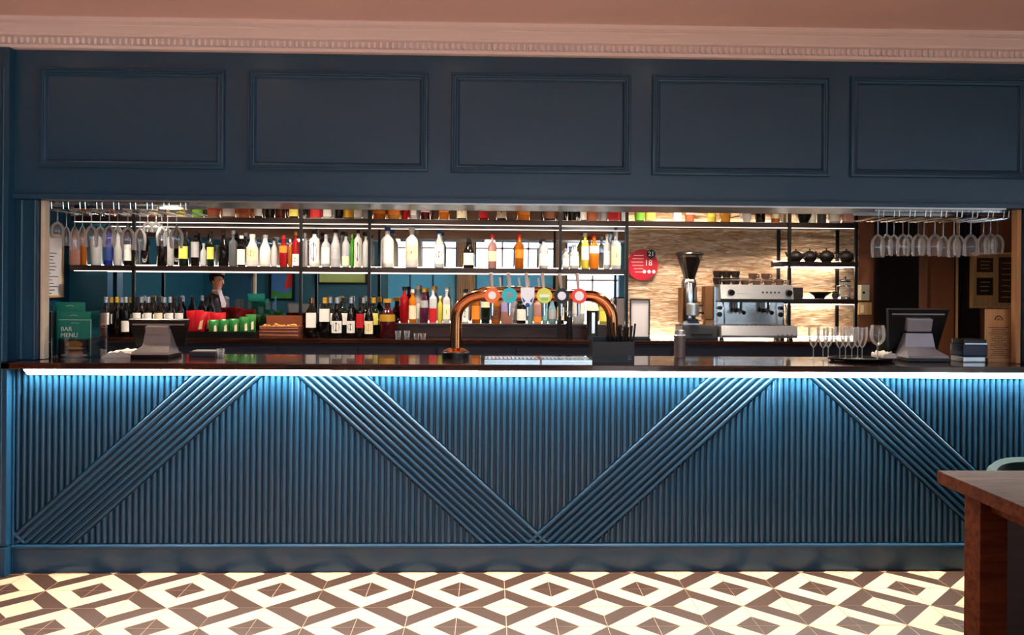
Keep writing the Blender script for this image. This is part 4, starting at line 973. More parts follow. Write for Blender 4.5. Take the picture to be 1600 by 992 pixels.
for f in (.09,.90):
    xx = xa+(xb-xa)*f
    m = MB(); m.tube([(xx,YE-.03,zh-.01),(xx,YE-.055,zh-.05),(xx+.006,YE-.05,zh-.13),(xx+.008,YE-.045,zd+.01)],.0055,8); m.obj('steam_wand','steel',t)
    m = MB(); m.cyl((xx-.0,YE+.055,zh-.055),(xx,YE+.03,zh-.055),.014,12); m.obj('tap_knob','black_plastic',t)
    m = MB(); m.rev([(.013,-.003),(.019,-.003),(.019,.003),(.013,.003)],(xx,YE+.056,zh-.105),14,M=Matrix.Rotation(PI/2,3,'X')); m.cyl((xx,YE+.059,zh-.105),(xx,YE+.054,zh-.105),.013,12); m.obj('gauge','black_plastic',t)
m = MB(); m.extr([(YE-.10,BT+.020),(YE-.115,BT+.040),(YE-.10,zd),(6.32,zd),(6.32,BT+.020)], xa+.02, xb+.01); dt = m.obj('drip_tray','silver',t,smooth=False)
m = MB()
for k in range(16): xx = xa+.04+(xb-xa-.05)*k/15; m.box(xx-.004,xx+.004,YE-.095,YE+.05,zd,zd+.003)
m.obj('tray_grille','black_metal',dt,smooth=False)
for k in range(4): m = MB(); xx = xa+(xb-xa)*(.76+.06*k); m.cyl((xx,YE-.112,BT+.045),(xx,YE-.118,BT+.045),.006,10); m.obj('lamp','ltblue' if False else 'b_ltblue',dt)
for f in (.06,.96):
    for yy in (YE-.06,6.28): m = MB(); xx=xa+(xb-xa)*f; m.cyl((xx,yy,BT+.0005),(xx,yy,BT+.022),.016,12); m.obj('foot','black_plastic',t)
m = MB(); m.tube([(xa+.04,YE-.01,zt+.035),(xb-.02,YE-.01,zt+.035)],.005,8)
for f in (.06,.5,.96): xx=xa+(xb-xa)*f; m.tube([(xx,YE-.01,zt),(xx,YE-.01,zt+.035)],.004,8)
m.obj('cup_rail','steel',t)
# left side panel of warm copper tone beside machine: hot water boiler
x0,_ = PX(1101,480,6.2); x1,_ = PX(1115.5,480,6.2); zbk = PX(1090,508,6.2)[1]; t = thing('water_boiler','brown metal water boiler box between the grinder and espresso machine','boiler',((x0+x1)/2,6.25,zbk))
mat('bronze','#8a5a34',.35,.7); m = MB(); m.box(x0,x1,6.20,6.30,PX(1110,500,6.2)[1],PX(1110,447,6.2)[1],.01); m.obj('tank','bronze',t,smooth=False)
m = MB(); m.box(x0+.010,x1-.01,6.21,6.29,zbk+.0005,PX(1110,500,6.2)[1],.004); m.obj('stand','pale_wood',t,smooth=False)
# cups on top of the machine
def cup(u, y, z, r, h, mtl, label, group, handle=True, nm='cup', cat='cup'):
    p = U(u,440,y); t_ = thing(nm,label,cat,(p.x,y,z),group)
    m = MB(); m.rev([(0,0),(r*.72,0),(r*.95,h*.5),(r,h),(r*.92,h),(r*.85,h*.5),(r*.62,h*.08),(0,h*.08)],(p.x,y,z+.0006),16); m.obj('bowl',mtl,t_)
    if handle: m = MB(); m.tube([(p.x+r*.9,y,z+h*.85),(p.x+r*1.45,y,z+h*.75),(p.x+r*1.4,y,z+h*.35),(p.x+r*.85,y,z+h*.3)],.005,8); m.obj('handle',mtl,t_)
mat('dark_china','#2c2320',.3); mat('brown_china','#6b4c38',.4)
for k,(u,y,dz,r,h) in enumerate(((1121,6.20,0,.036,.05),(1135,6.22,0,.036,.05),(1121,6.20,.052,.036,.05),(1135,6.22,.052,.036,.05),(1149,6.20,0,.034,.05),(1149,6.20,.052,.034,.05))):
    cup(u,y,zt+dz,r,h,'dark_china',f"dark tall cup on the espresso machine, {'upper' if dz else 'lower'} one of the {['first','second','','','third',''][k if k<2 or k==4 else (0 if k==2 else 1 if k==3 else 4)]} stack from left",'cups stacked on the espresso machine',False)
for k,u in enumerate((1164,1182,1200,1218)):
    cup(u,6.22,zt,.034,.045,'brown_china',f'wide brown cup on the espresso machine, {ORD[k]} from left of the bottom row','cups stacked on the espresso machine')
for k,u in enumerate((1176,1196)):
    cup(u,6.22,zt+.0455,.034,.04,'brown_china',f'wide brown cup resting in the upper row on the espresso machine, {ORD[k]} from left','cups stacked on the espresso machine')
# grinder on its dark knock box
YG = 6.2
x0,_ = PX(1072,515,YG); x1,_ = PX(1117,515,YG); xg = PX(1077,450,YG)[0]; zb = PX(1090,508,YG)[1]
t = thing('knock_box','dark grey drawer box under the coffee grinder','box',((x0+x1)/2,YG,BT))
m = MB(); m.box(xg-.075,x1,YG-.10,YG+.13,BT+.0005,zb,.004); m.obj('box','grey_plastic',t,smooth=False)
m = MB(); m.box(xg-.06,x1-.012,YG-.108,YG-.1005,BT+.012,zb-.012,.003); dr = m.obj('drawer','grey_plastic',t,smooth=False)
m = MB(); m.box(xg-.01,x1-.05,YG-.122,YG-.108,BT+.042,BT+.050); m.obj('handle','black_plastic',dr,smooth=False)
t = thing('coffee_grinder','chrome coffee grinder with a tall dark bean hopper','coffee grinder',(xg,YG,zb))
z1 = PX(1077,441,YG)[1]; z2 = PX(1077,398,YG)[1]; z3 = PX(1077,393,YG)[1]
m = MB(); m.box(xg-.055,xg+.06,YG-.06,YG+.08,zb+.0005,zb+.03,.006); m.obj('base','silver',t,smooth=False)
m = MB(); m.rev([(0,0),(.050,0),(.052,.03),(.052,.06),(.058,.10),(.058,z1-zb-.035),(.050,z1-zb-.01),(.040,z1-zb),(0,z1-zb)],(xg,YG+.01,zb+.03-.03+.0305),22); m.obj('body','steel',t)
m = MB(); m.rev([(0,0),(.040,0),(.046,.004),(.046,.085),(.040,.09),(0,.09)],(xg+.012,YG-.055,zb+.075),18); m.obj('doser','silver',t)
m = MB(); m.tube([(xg+.05,YG-.055,zb+.10),(xg+.085,YG-.06,zb+.095)],.006,8); m.ball((xg+.088,YG-.06,zb+.095),.011); m.tube([(xg+.05,YG-.055,zb+.15),(xg+.080,YG-.06,zb+.15)],.006,8); m.ball((xg+.083,YG-.06,zb+.15),.010); m.obj('lever','black_plastic',t)
m = MB(); m.box(xg-.03,xg+.045,YG-.125,YG-.09,zb+.02,zb+.032); m.box(xg-.028,xg+.043,YG-.10,YG-.06,zb+.032,zb+.05); m.obj('fork','black_plastic',t,smooth=False)
m = MB(); m.box(xg-.07,xg-.056,YG-.05,YG+.07,zb+.02,z1-.04,.004); m.obj('side_panel','bronze',t,smooth=False)
hz = z1+.0005; m = MB(); m.rev([(.030,0),(.034,.01),(.098,z2-hz),(.094,z2-hz),(.029,.01)],(xg,YG,hz),24); m.obj('hopper','acrylic',t)
mat('beans','#1c0d08',.4); m = MB(); m.rev([(0,0),(.028,.002),(.031,.012),(.086,z2-hz-.02),(0,z2-hz-.016)],(xg+.003,YG,hz),24); m.obj('coffee_beans','beans',t)
m = MB(); m.rev([(0,0),(.104,0),(.108,.004),(.100,.016),(.03,.020),(0,.020)],(xg,YG,z2+.0005),24); m.obj('lid','black_plastic',t)

# ------------------------------------------------------------------ right shelves
mat('iron','#231d1b',.5,.2)
def teapot(u, y, z, s, label):
    p = U(u,440,y); x = p.x; t_ = thing('teapot',label,'teapot',(x,y,z),'cast iron teapots')
    m = MB(); m.rev([(0,0),(.040*s,0),(.048*s,.008),(.068*s,.035*s),(.070*s,.05*s),(.056*s,.078*s),(.034*s,.088*s),(0,.088*s)],(x,y,z+.0006),18); m.obj('body','iron',t_)
    m = MB(); m.rev([(.033*s,0),(.034*s,.006),(.020*s,.013*s),(.006,.016*s),(.005,.022*s),(.010,.028*s),(0,.034*s)],(x,y,z+.088*s),14); m.obj('lid','iron',t_)
    m = MB(); m.tube([(x-.062*s,y,z+.04*s),(x-.085*s,y,z+.058*s),(x-.10*s,y,z+.092*s)],[.012*s,.009*s,.007*s],8); m.obj('spout','iron',t_)
    m = MB(); m.tube([(x+.062*s,y,z+.068*s),(x+.095*s,y,z+.085*s),(x+.108*s,y,z+.065*s),(x+.092*s,y,z+.035*s),(x+.066*s,y,z+.03*s)],.006*s,8); m.obj('handle','iron',t_)
for k,u in enumerate((1243,1265,1291,1322)): teapot(u,[6.33,6.40,6.33,6.40][k],Z2+.001,[.80,.84,.86,.86][k],f'dark iron teapot on the upper right shelf, {ORD[k]} of four from left')
y = 6.34; z = Z3+.001
x0,x1 = X(1238,y),X(1252,y); m = MB(); m.box(x0-.02,x1,y-.04,y+.06,z,U(1245,449,y).z,.003); tag(m.obj('tea_tin','dark_china',smooth=False),'dark brown square tin on the lower right shelf beside the post','tin')
p = U(1281,440,y); m = MB(); m.rev([(0,0),(.038,0),(.045,.02),(.086,.045),(.088,.052),(.080,.05),(.04,.024),(0,.022)],(p.x,y,z),22); m2 = m.obj('bowl','dark_china'); tag(m2,'wide dark bowl on the lower right shelf under the teapots','bowl')
p = U(1305,440,y); m = MB(); m.rev([(0,0),(.022,0),(.026,.03),(.018,.045),(.022,.055),(0,.06)],(p.x,y,z),14); tag(m.obj('sugar_pot','iron'),'small dark pot beside the cafetiere on the lower right shelf','pot')
p = U(1321,440,y); x = p.x; t = thing('cafetiere','glass cafetiere with steel frame on the lower right shelf','cafetiere',(x,y,z)); hh = U(1321,441,y).z-z
m = MB(); m.rev([(0,.004),(.036,.004),(.038,.01),(.038,hh)],(x,y,z),18); m.obj('glass_beaker','glass',t)
m = MB(); m.rev([(.030,0),(.042,0),(.042,.012),(.039,.012)],(x,y,z),18); m.rev([(.039,hh*.75),(.041,hh*.75),(.041,hh*.8),(.039,hh*.8)],(x,y,z),18); m.tube([(x-.038,y,z+hh*.8),(x-.066,y,z+hh*.75),(x-.064,y,z+hh*.25),(x-.040,y,z+hh*.2)],.006,8); m.obj('frame','steel',t)
m = MB(); m.rev([(0,0),(.040,0),(.040,.010),(.020,.018),(.004,.02),(.004,.032),(.011,.038),(0,.048)],(x,y,z+hh),16); m.obj('lid','black_plastic',t)
# pale dispensers on the lobby wall to the right of the shelves
yw = YM
x0,x1 = X(1344,yw-.06),X(1357,yw-.06)
t = thing('paper_dispenser','pale upright dispenser box with dark dot on the brown wall','dispenser',((x0+x1)/2,yw-.03,U(1350,470,yw).z))
m = MB(); m.box(x0,x1,yw-.08,yw-.001,U(1350,469,yw).z,U(1350,445,yw).z,.004); m.obj('body','cream',t,smooth=False)
m = MB(); m.cyl((x0+.02,yw-.08,U(1348,457,yw).z),(x0+.02,yw-.083,U(1348,457,yw).z),.010,12); m.obj('dot','black_plastic',t)
t = thing('wall_box','small pale wooden box fixed under the dispenser on the brown wall','wall box',((x0+x1)/2,yw-.03,U(1350,490,yw).z))
m = MB(); m.box(x0-.02,x1+.02,yw-.08,yw-.001,U(1350,491,yw).z,U(1350,472,yw).z,.004); m.obj('box','pale_wood',t,smooth=False)
m = MB(); m.box(x0-.005,x0+.02,yw-.085,yw-.08,U(1350,488,yw).z,U(1350,476,yw).z); m.obj('panel','cream',t,smooth=False)
# framed notices at the right end
yw = YM-.035
x0,x1 = X(1519,yw),X(1586,yw); za,zb_ = U(1552,480,yw).z,U(1552,396,yw).z
t = thing('notice_board','pale wood framed board with three dark notices at the far right end','notice board',((x0+x1)/2,yw,za))
m = MB(); m.box(x0,x1,yw,yw+.03,za,zb_); m.obj('board','pale_wood',t,smooth=False)
m = MB(); frame_ring(m,x0-.008,x1+.008,za-.008,zb_+.008,yw+.02,[(0,-.01),(0,.032),(.014,.034),(.016,.02)]); m.obj('frame','pale_wood',t)
mat('notice_brown','#4a2c14',.6); mat('notice_dark','#241a14',.6)
for k,(ua,ub,va,vb,mt) in enumerate(((1526,1551,403,425,'notice_brown'),(1526,1551,434,461,'notice_dark'),(1560,1584,402,473,'notice_brown'))):
    m = MB(); a,b = X(ua,yw),X(ub,yw); c,d_ = U((ua+ub)/2,vb,yw).z,U((ua+ub)/2,va,yw).z; m.box(a,b,yw-.004,yw-.0005,c,d_); sh_ = m.obj('notice',mt,t,smooth=False)
    m = MB(); n = 3 if k<2 else 7
    for q in range(n): zq = d_-(d_-c)*(q+1)/(n+1); m.box(a+(b-a)*.2,b-(b-a)*random.uniform(.15,.3),yw-.0046,yw-.0042,zq-.003,zq+.003)
    stuff(m.obj('print_lines','pale_wood',sh_,smooth=False))

# ------------------------------------------------------------------ sign and card on the stone wall
ys = YM-.035
mat('sign_red','#b8142c',.5); mat('sign_white','#f2eeee',.5); mat('sign_black','#141214',.5)
a,b = X(985.5,ys),X(1026,ys); c,d_ = U(1006,439,ys).z,U(1006,389,ys).z
t = thing('age_sign','red round age sign with black 21 disc and 18 on the stone wall','sign',((a+b)/2,ys,c))
m = MB(); cx_s,cz_s = (a+b)/2-.01,(c+d_)/2; R = (d_-c)*.49
m.cyl((cx_s,ys+.004,cz_s),(cx_s,ys,cz_s),R,36); m.obj('disc','sign_red',t)
xx = X(1017,ys); z21 = U(1017,397,ys).z
m = MB(); m.cyl((xx,ys,z21),(xx,ys-.003,z21),.036,24); m.obj('black_disc','sign_black',t); text('lettering','21',.05,(xx,ys-.004,z21),'sign_white',t)
text('lettering','18',.062,(X(1013,ys),ys-.0012,U(1013,411,ys).z),'sign_white',t)
m = MB()
for k in range(6): zz = cz_s+.075-.026*k; m.box(cx_s-R*.72+.01*abs(k-2),cx_s+R*.05,ys-.0012,ys-.0002,zz-.0028,zz+.0028)
stuff(m.obj('print_lines','l_pink',t,smooth=False))
for k in range(3):
    m = MB(); xq = cx_s+R*(.12+.3*k); m.cyl((xq,ys-.0002,cz_s-R*.42),(xq,ys-.002,cz_s-R*.42),.014,14); m.obj('pictogram','sign_white',t)
yc = 6.10; a,b = X(986,yc),X(1014,yc); c,d_ = BT, U(1000,468,yc).z
t = thing('card_stand','grey card in a slim black frame standing on the back counter','card stand',((a+b)/2,yc,BT))
m = MB(); m.box(a,b,yc,yc+.004,BT+.022,d_-.006); m.obj('card','paper',t,smooth=False)
m = MB(); frame_ring(m,a-.008,b+.008,BT+.014,d_+.004,yc,[(0,-.008),(0,.008),(.009,.008),(.010,-.008)]); m.obj('frame','black_plastic',t,smooth=False)
m = MB(); m.box(a-.012,b+.012,yc-.03,yc+.04,BT+.0005,BT+.014,.003); m.obj('foot','black_plastic',t,smooth=False)
# dark pump bottle and black jug by the right pipe
p = U(890,440,6.10); t = thing('pump_bottle','slim black pump bottle on the back counter under the last taps','bottle',(p.x,6.10,BT)); h = U(890,487,6.10).z-BT
m = MB(); m.rev([(0,0),(.022,0),(.023,.004),(.023,h*.8),(.012,h*.86),(.012,h*.9),(0,h*.9)],(p.x,6.10,BT+.0005),16); m.obj('body','black_plastic',t)
m = MB(); m.tube([(p.x,6.10,BT+h*.9),(p.x,6.10,BT+h),(p.x-.03,6.09,BT+h)],.005,8); m.obj('pump','steel',t)
p = U(926,440,6.08); t = thing('blender','black blender with pale lid beside the right end of the copper pipe','blender',(p.x,6.08,BT)); h = U(926,474,6.08).z-BT
m = MB(); m.rev([(0,0),(.056,0),(.052,.02),(.044,.04),(.044,h*.80),(0,h*.80)],(p.x,6.08,BT+.0005),20); m.obj('jar','black_plastic',t)
m = MB(); m.rev([(0,h*.80),(.050,h*.80),(.046,h*.88),(.034,h),(0,h)],(p.x,6.08,BT+.001),20); m.obj('lid','cream',t)
m = MB(); m.box(p.x-.01,p.x+.012,6.028,6.035,BT+.05,BT+h*.75); m.obj('chrome_stripe','steel',t,smooth=False)
# ------------------------------------------------------------------ snacks
ysn = 6.14
mat('foil_red','#c41c26',.28,.25,vary=.2,scale=40); mat('foil_orange','#f0b890',.35); mat('foil_green','#2f7a3a',.3,.2,vary=.2,scale=40)
def packet(u, v, y, w, h, mtl, label, group, lean=0, rot=0):
    p = U(u,v,y); x,z = p.x,p.z; t_ = thing('crisp_packet',label,'crisp packet',(x,y,z-h/2),group)
    m = MB(); nx,nz = 8,8; R_ = Matrix.Rotation(rot,3,'Y')
    F_ = lambda i,j,s: Vector((x,y,z)) + R_ @ Vector(((i/nx-.5)*w*(1-.10*math.sin(PI*j/nz)), -s*(.022*math.sin(PI*i/nx)**.6*math.sin(PI*j/nz)**.6+.003*NZ.noise(Vector((i*.9,j*.9,u)))), (j/nz-.5)*h))
    fr = [[m.b.verts.new(F_(i,j,1)) for i in range(nx+1)] for j in range(nz+1)]; bk_ = [[m.b.verts.new(F_(i,j,-1)+Vector((0,.001,0))) for i in range(nx+1)] for j in range(nz+1)]
    for g_,fl_ in ((fr,0),(bk_,1)):
        for j in range(nz):
            for i in range(nx): q=[g_[j][i],g_[j][i+1],g_[j+1][i+1],g_[j+1][i]]; m.face(q[::-1] if fl_ else q)
    for i in range(nx): m.face([fr[0][i],bk_[0][i],bk_[0][i+1],fr[0][i+1]]); m.face([fr[nz][i],fr[nz][i+1],bk_[nz][i+1],bk_[nz][i]])
    for j in range(nz): m.face([fr[j][0],fr[j+1][0],bk_[j+1][0],bk_[j][0]]); m.face([fr[j][nx],bk_[j][nx],bk_[j+1][nx],fr[j+1][nx]])
    m.obj('bag',mtl,t_)
    m = MB(); T_ = lambda a_,b_,c_: Vector((x,y,z)) + R_ @ Vector((a_,b_,c_))
    m.mesh([T_(w*.10,-.0245,-h*.22),T_(w*.34,-.018,-h*.18),T_(w*.30,-.018,h*.20),T_(w*.12,-.0245,h*.12)],[(0,1,2,3)]); m.obj('printed_patch','foil_orange' if 'red' in mtl else 'l_cream',t_,smooth=False)
# tray and holder
a,b = X(290,6.08),X(402,6.08)
t = thing('snack_tray','low dark tray holding crisp packets on the back counter','tray',((a+b)/2,6.12,BT))
zt_ = U(345,518,6.06).z
m = MB(); m.box(a,b,6.04,6.24,BT+.0005,BT+.006); m.box(a,b,6.04,6.046,BT+.006,zt_); m.box(a,b,6.234,6.24,BT+.006,zt_); m.box(a,a+.006,6.046,6.234,BT+.006,zt_); m.box(b-.006,b,6.046,6.234,BT+.006,zt_); m.obj('box','black_plastic',t,smooth=False)
zp = lambda u,h: None
packs = [(305,499,6.125,.13,.20,'foil_red',-.1),(322,497,6.180,.13,.19,'foil_red',.15),(341,496,6.130,.12,.19,'foil_red',-.12),(311,505,6.072,.10,.13,'foil_red',.5)]
BASE = BT+.0075
for k,(u,v,y,w,h,mt,ro) in enumerate(packs):
    hh = U(u,484+2*k%5,y).z-BASE; zc_ = BASE+hh/2/1.0; v_ = v
    q = U(u,v,y); dv = (q.z-zc_); 
    # stand it on the tray floor
    vv = v + dv/PXM(y)
    packet(u,vv,y,w,hh*.96,mt,f'red crisp packet, {ORD[k]} from the till end of the snack tray','red crisp packets',rot=ro*.4)
for k,(u,y,vt) in enumerate(((334,6.072,500),(350,6.072,499),(366,6.072,498),(382,6.072,495),(392,6.125,491))):
    hh = U(u,vt,y).z-BASE; vv = U(u,440,y); zc_ = BASE+hh/2; v_ = 440+(U(u,440,y).z-zc_)/PXM(y)
    packet(u,v_,y,.078,hh*.97,'foil_green',f'green snack packet, {ORD[k]} from left in the front of the snack tray','green snack packets')
# wicker basket of nuts
a,b = X(408,6.08),X(467,6.08); za_ = U(437,500,6.06).z
t = thing('wicker_basket','brown woven basket of nuts beside the green packets','basket',((a+b)/2,6.14,BT))
mat('wicker','#7a3c1c',.55,vary=.25,scale=60); m = MB()
n = 7
for k in range(n):
    z = BT+.008+(za_-BT-.012)*k/(n-1)*.62; e = .006*(k%2)
    m.tube([(a,6.06-e*.3,z),(b,6.06-e*.3,z),(b,6.22,z),(a,6.22,z),(a,6.06,z)],.0072,6)
stuff(m.obj('woven_side','wicker',t))
m = MB(); m.box(a,b,6.06,6.22,BT+.0005,BT+.010); m.box(a+.004,b-.004,6.214,6.222,BT+.01,U(437,493,6.2).z); m.obj('frame','wicker',t,smooth=False)
mat('nut','#c98a3c',.5,vary=.2); 
m = MB()
for k in range(46):
    m.ball((random.uniform(a+.012,b-.012),random.uniform(6.075,6.20),BT+.02+random.uniform(.05,.075)),random.uniform(.010,.014),6,sz=.8)
nuts = m.obj('nuts','nut',t); stuff(nuts)

# ------------------------------------------------------------------ table and chair in front
YT = 3.60; tz1 = U(1463,735,YT).z; tz0 = tz1-.055; xt = X(1464,YT,740)
t = thing('table','reddish brown wooden table whose near corner juts into view','table',(xt+.6,3.1,0))
m = MB(); m.box(xt,xt+1.3,2.55,YT,tz0,tz1,.004); m.obj('tabletop','table_wood',t,smooth=False)
xl_ = X(1532,3.36,800); 
for xx in (xl_,xt+1.18):
    for yy in (3.36,2.62): m = MB(); m.box(xx,xx+.115,yy,yy+.115,.002,tz0,.003); m.obj('leg','table_wood',t,smooth=False)
m = MB(); m.box(xl_+.115,xt+1.18,3.41,3.44,.003,tz0-.001); m.obj('modesty_panel','dark_shelf',t,smooth=False)
m = MB(); m.box(xl_+.14,xt+1.18,2.95,2.99,tz0-.075,tz0-.0005,.002); m.box(xl_+.04,xl_+.075,2.735,3.36,tz0-.06,tz0-.0005); m.obj('rail','table_wood',t,smooth=False)
mat('green_velvet','#0a2828',.8,vary=.1,scale=30)
xc_ = X(1652,3.98,720); yc_ = 3.98
t = thing('tub_chair','dark green upholstered tub chair tucked behind the wooden table','chair',(xc_,yc_,0))
m = MB(); m.rev([(0,.30),(.24,.30),(.26,.33),(.26,.43),(.23,.46),(0,.46)],(xc_,yc_,0),28); m.obj('seat','green_velvet',t)
m = MB(); RB = []
nA = 24
for k in range(nA+1):
    a_ = math.radians(-20)+math.radians(220)*k/nA; hgt = .575+.085*math.sin(PI*k/nA)**.8
    RB.append([m.b.verts.new((xc_+rr*math.cos(a_),yc_+.0+rr*math.sin(a_),zz)) for rr,zz in ((.30,.28),(.315,.5),(.30,hgt-.02),(.28,hgt),(.255,hgt-.02),(.24,.5),(.25,.28))])
for p_,q_ in zip(RB,RB[1:]):
    for k in range(7): m.face([p_[k],p_[(k+1)%7],q_[(k+1)%7],q_[k]])
m.face(RB[0]); m.face(RB[-1][::-1]); m.obj('backrest','green_velvet',t)
for a_ in (45,135,225,315):
    m = MB(); q = math.radians(a_); m.cyl((xc_+.22*math.cos(q),yc_+.22*math.sin(q),.002),(xc_+.19*math.cos(q),yc_+.19*math.sin(q),.30),.012,10,.02); m.obj('leg','dark_shelf',t)

# ------------------------------------------------------------------ what the mirrors show of the room: pictures and a person
def mirror_pt(u, v, y):
    """real place of something seen at pixel u, v in the mirror, standing at depth y in the room"""
    q = U(u, v, 2*(YM-.002)-y); return Vector((q.x, y, q.z))
yr = YB+.03
p0, p1 = mirror_pt(424,466,yr), mirror_pt(457,428,yr)
mat('pic_blue','#3a78b8',.6); mat('pic_red','#c8302c',.6); mat('pic_green','#3c9a4a',.6); mat('pic_sand','#c8b89a',.6); mat('pic_lime','#b8e08a',.6)
t = thing('painting','small abstract painting of blue red and green in a dark frame','painting',((p0.x+p1.x)/2,yr,p0.z))
m = MB(); m.box(p0.x,p1.x,yr-.028,yr-.004,p0.z,p1.z); m.obj('canvas','pic_blue',t,smooth=False)
m = MB(); w_,h_ = p1.x-p0.x,p1.z-p0.z
m.mesh([(p0.x+w_*.6,yr-.0035,p0.z+h_*.35),(p0.x+w_,yr-.0035,p0.z+h_*.5),(p0.x+w_,yr-.0035,p0.z+h_),(p0.x+w_*.75,yr-.0035,p0.z+h_)],[(0,1,2,3)]); m.obj('red_shape','pic_red',t,smooth=False)
m = MB(); m.mesh([(p0.x,yr-.003,p0.z),(p1.x,yr-.003,p0.z),(p1.x,yr-.003,p0.z+h_*.3),(p0.x+w_*.5,yr-.003,p0.z+h_*.2),(p0.x,yr-.003,p0.z+h_*.35)],[(0,1,2,3,4)]); m.obj('green_shape','pic_green',t,smooth=False)
m = MB()
for a_,b_,c_,d_ in ((-.05,0,-.05,h_+.05),(w_,w_+.05,-.05,h_+.05),(0,w_,-.05,0),(0,w_,h_,h_+.05)): m.box(p0.x+a_,p0.x+b_,yr-.029,yr+.02,p0.z+c_,p0.z+d_)
m.obj('frame','black_plastic',t,smooth=False)
p0, p1 = mirror_pt(499,441,yr), mirror_pt(571,420,yr)
t = thing('landscape_picture','long pale lime green picture in a black frame on the rear wall','picture',((p0.x+p1.x)/2,yr,p0.z))
m = MB(); m.box(p0.x,p1.x,yr-.028,yr-.004,p0.z,p1.z); m.obj('canvas','pic_lime',t,smooth=False)
m = MB(); w_,h_ = p1.x-p0.x,p1.z-p0.z
for a_,b_,c_,d_ in ((-.05,0,-.05,h_+.05),(w_,w_+.05,-.05,h_+.05),(0,w_,-.05,0),(0,w_,h_,h_+.05)): m.box(p0.x+a_,p0.x+b_,yr-.029,yr+.02,p0.z+c_,p0.z+d_)
m.obj('frame','black_plastic',t,smooth=False)

def skinned(name, joints, edges, mtl, parent, root=0, sub=2):
    me = bpy.data.meshes.new(name); o0 = wloc(parent)
    me.from_pydata([Vector(j[:3])-o0 for j in joints], edges, []); me.update()
    o = bpy.data.objects.new(name, me); C.objects.link(o); o.parent = parent; me.materials.append(MATS[mtl])
    sk = o.modifiers.new('skin','SKIN'); sk.use_smooth_shade = True
    ss = o.modifiers.new('subdivision','SUBSURF'); ss.levels = sub; ss.render_levels = sub
    if not me.skin_vertices: me.skin_vertices.new()
    for k,j in enumerate(joints):
        sv = me.skin_vertices[0].data[k]; r = j[3]; sv.radius = r if isinstance(r,tuple) else (r,r); sv.use_root = (k == root)
    return o
mat('skin','#c98f72',.5,vary=.05); mat('suit','#15131a',.7,vary=.1); mat('shirt','#e9e6ee',.7); mat('hair','#2a1a12',.95,vary=.2,scale=60); mat('shoe','#0c0a0a',.25); mat('eye_white','#f0ece8',.3); mat('iris','#2a2018',.2); mat('lip','#9a5a4c',.5)
pq = mirror_pt(338,440,2.25); px_, py_ = pq.x, 2.25
t = thing('person','person in dark suit and white shirt reflected in the mirror beside the crisps','person',(px_,py_,0))
def P_(x,y,z,r): return (px_+x,py_+y,z,r)      # the person faces +x, a little towards the bar (+y)
ca, sa = math.cos(.45), math.sin(.45)
def B_(f,s,z,r): return P_(f*ca-s*sa, f*sa+s*ca, z, r)     # f forward, s to the person's left
# body: head, neck, trunk, arms and legs in one skin
J = [B_(0,0,.96,(.09,.10)), B_(0,0,1.15,(.075,.085)), B_(.005,0,1.32,(.080,.090)), B_(0,0,1.44,(.055,.065)), B_(.01,0,1.535,.052), B_(.02,0,1.60,(.068,.062)), B_(.025,0,1.68,(.088,.074)), B_(.018,0,1.745,(.07,.06)),
     B_(0,.155,1.41,.045), B_(-.02,.23,1.17,.042), B_(.08,.22,.95,.032), B_(.105,.215,.90,.026),
     B_(0,-.155,1.41,.045), B_(-.02,-.23,1.17,.042), B_(.08,-.22,.95,.032), B_(.105,-.215,.90,.026),
     B_(0,.09,.90,.085), B_(.015,.10,.50,.058), B_(-.01,.10,.09,.040), B_(.0,-.09,.90,.085), B_(.015,-.10,.50,.058), B_(-.01,-.10,.09,.040)]
Ed = [(0,1),(1,2),(2,3),(3,4),(4,5),(5,6),(6,7),(3,8),(8,9),(9,10),(10,11),(3,12),(12,13),(13,14),(14,15),(0,16),(16,17),(17,18),(0,19),(19,20),(20,21)]
for s in (1,-1):                               # hands: palm, four fingers of different length, thumb from the palm's side
    w = 11 if s > 0 else 15; b0 = len(J)
    J.append(B_(.125,s*.212,.86,(.014,.030))); Ed.append((w,b0)); J.append(B_(.14,s*.21,.815,(.013,.032))); Ed.append((b0,b0+1))
body = skinned('body', J, Ed, 'skin', t)
for s in (1,-1):
    for k,(df,ln) in enumerate(((.026,.062),(.009,.072),(-.009,.066),(-.026,.052))):
        skinned('finger', [B_(.14+df,s*.21,.822,.0085), B_(.146+df,s*.208,.80-ln*.35,.0085), B_(.142+df,s*.200,.80-ln*.72,.0078), B_(.132+df,s*.188,.80-ln,.007)], [(0,1),(1,2),(2,3)], 'skin', body, sub=1)
    skinned('thumb', [B_(.150,s*.205,.85,.010), B_(.176,s*.196,.825,.0095), B_(.184,s*.188,.795,.0085)], [(0,1),(1,2)], 'skin', body, sub=1)
jk = [(.76,.135,.180,0),(.86,.138,.178,0),(.98,.126,.162,0),(1.10,.120,.158,0),(1.22,.126,.170,.004),(1.33,.128,.188,.006),(1.40,.110,.188,.0),(1.44,.090,.160,-.004),(1.475,.074,.105,-.006),(1.505,.062,.070,-.004)]
mj = MB(); rg = []
for z_,fd,sw,fc in jk:
    rg.append([mj.b.verts.new(Vector((px_,py_,z_)) + Vector((ca,sa,0))*(fc+fd*math.copysign(abs(math.cos(a_))**.85,math.cos(a_))) + Vector((-sa,ca,0))*(sw*math.copysign(abs(math.sin(a_))**.85,math.sin(a_)))) for a_ in [2*PI*k/28 for k in range(28)]])
for p_,q_ in zip(rg,rg[1:]):
    for k in range(28): mj.face([p_[k],p_[(k+1)%28],q_[(k+1)%28],q_[k]])
mj.face(rg[0][::-1]); jacket = mj.obj('jacket','suit',t)
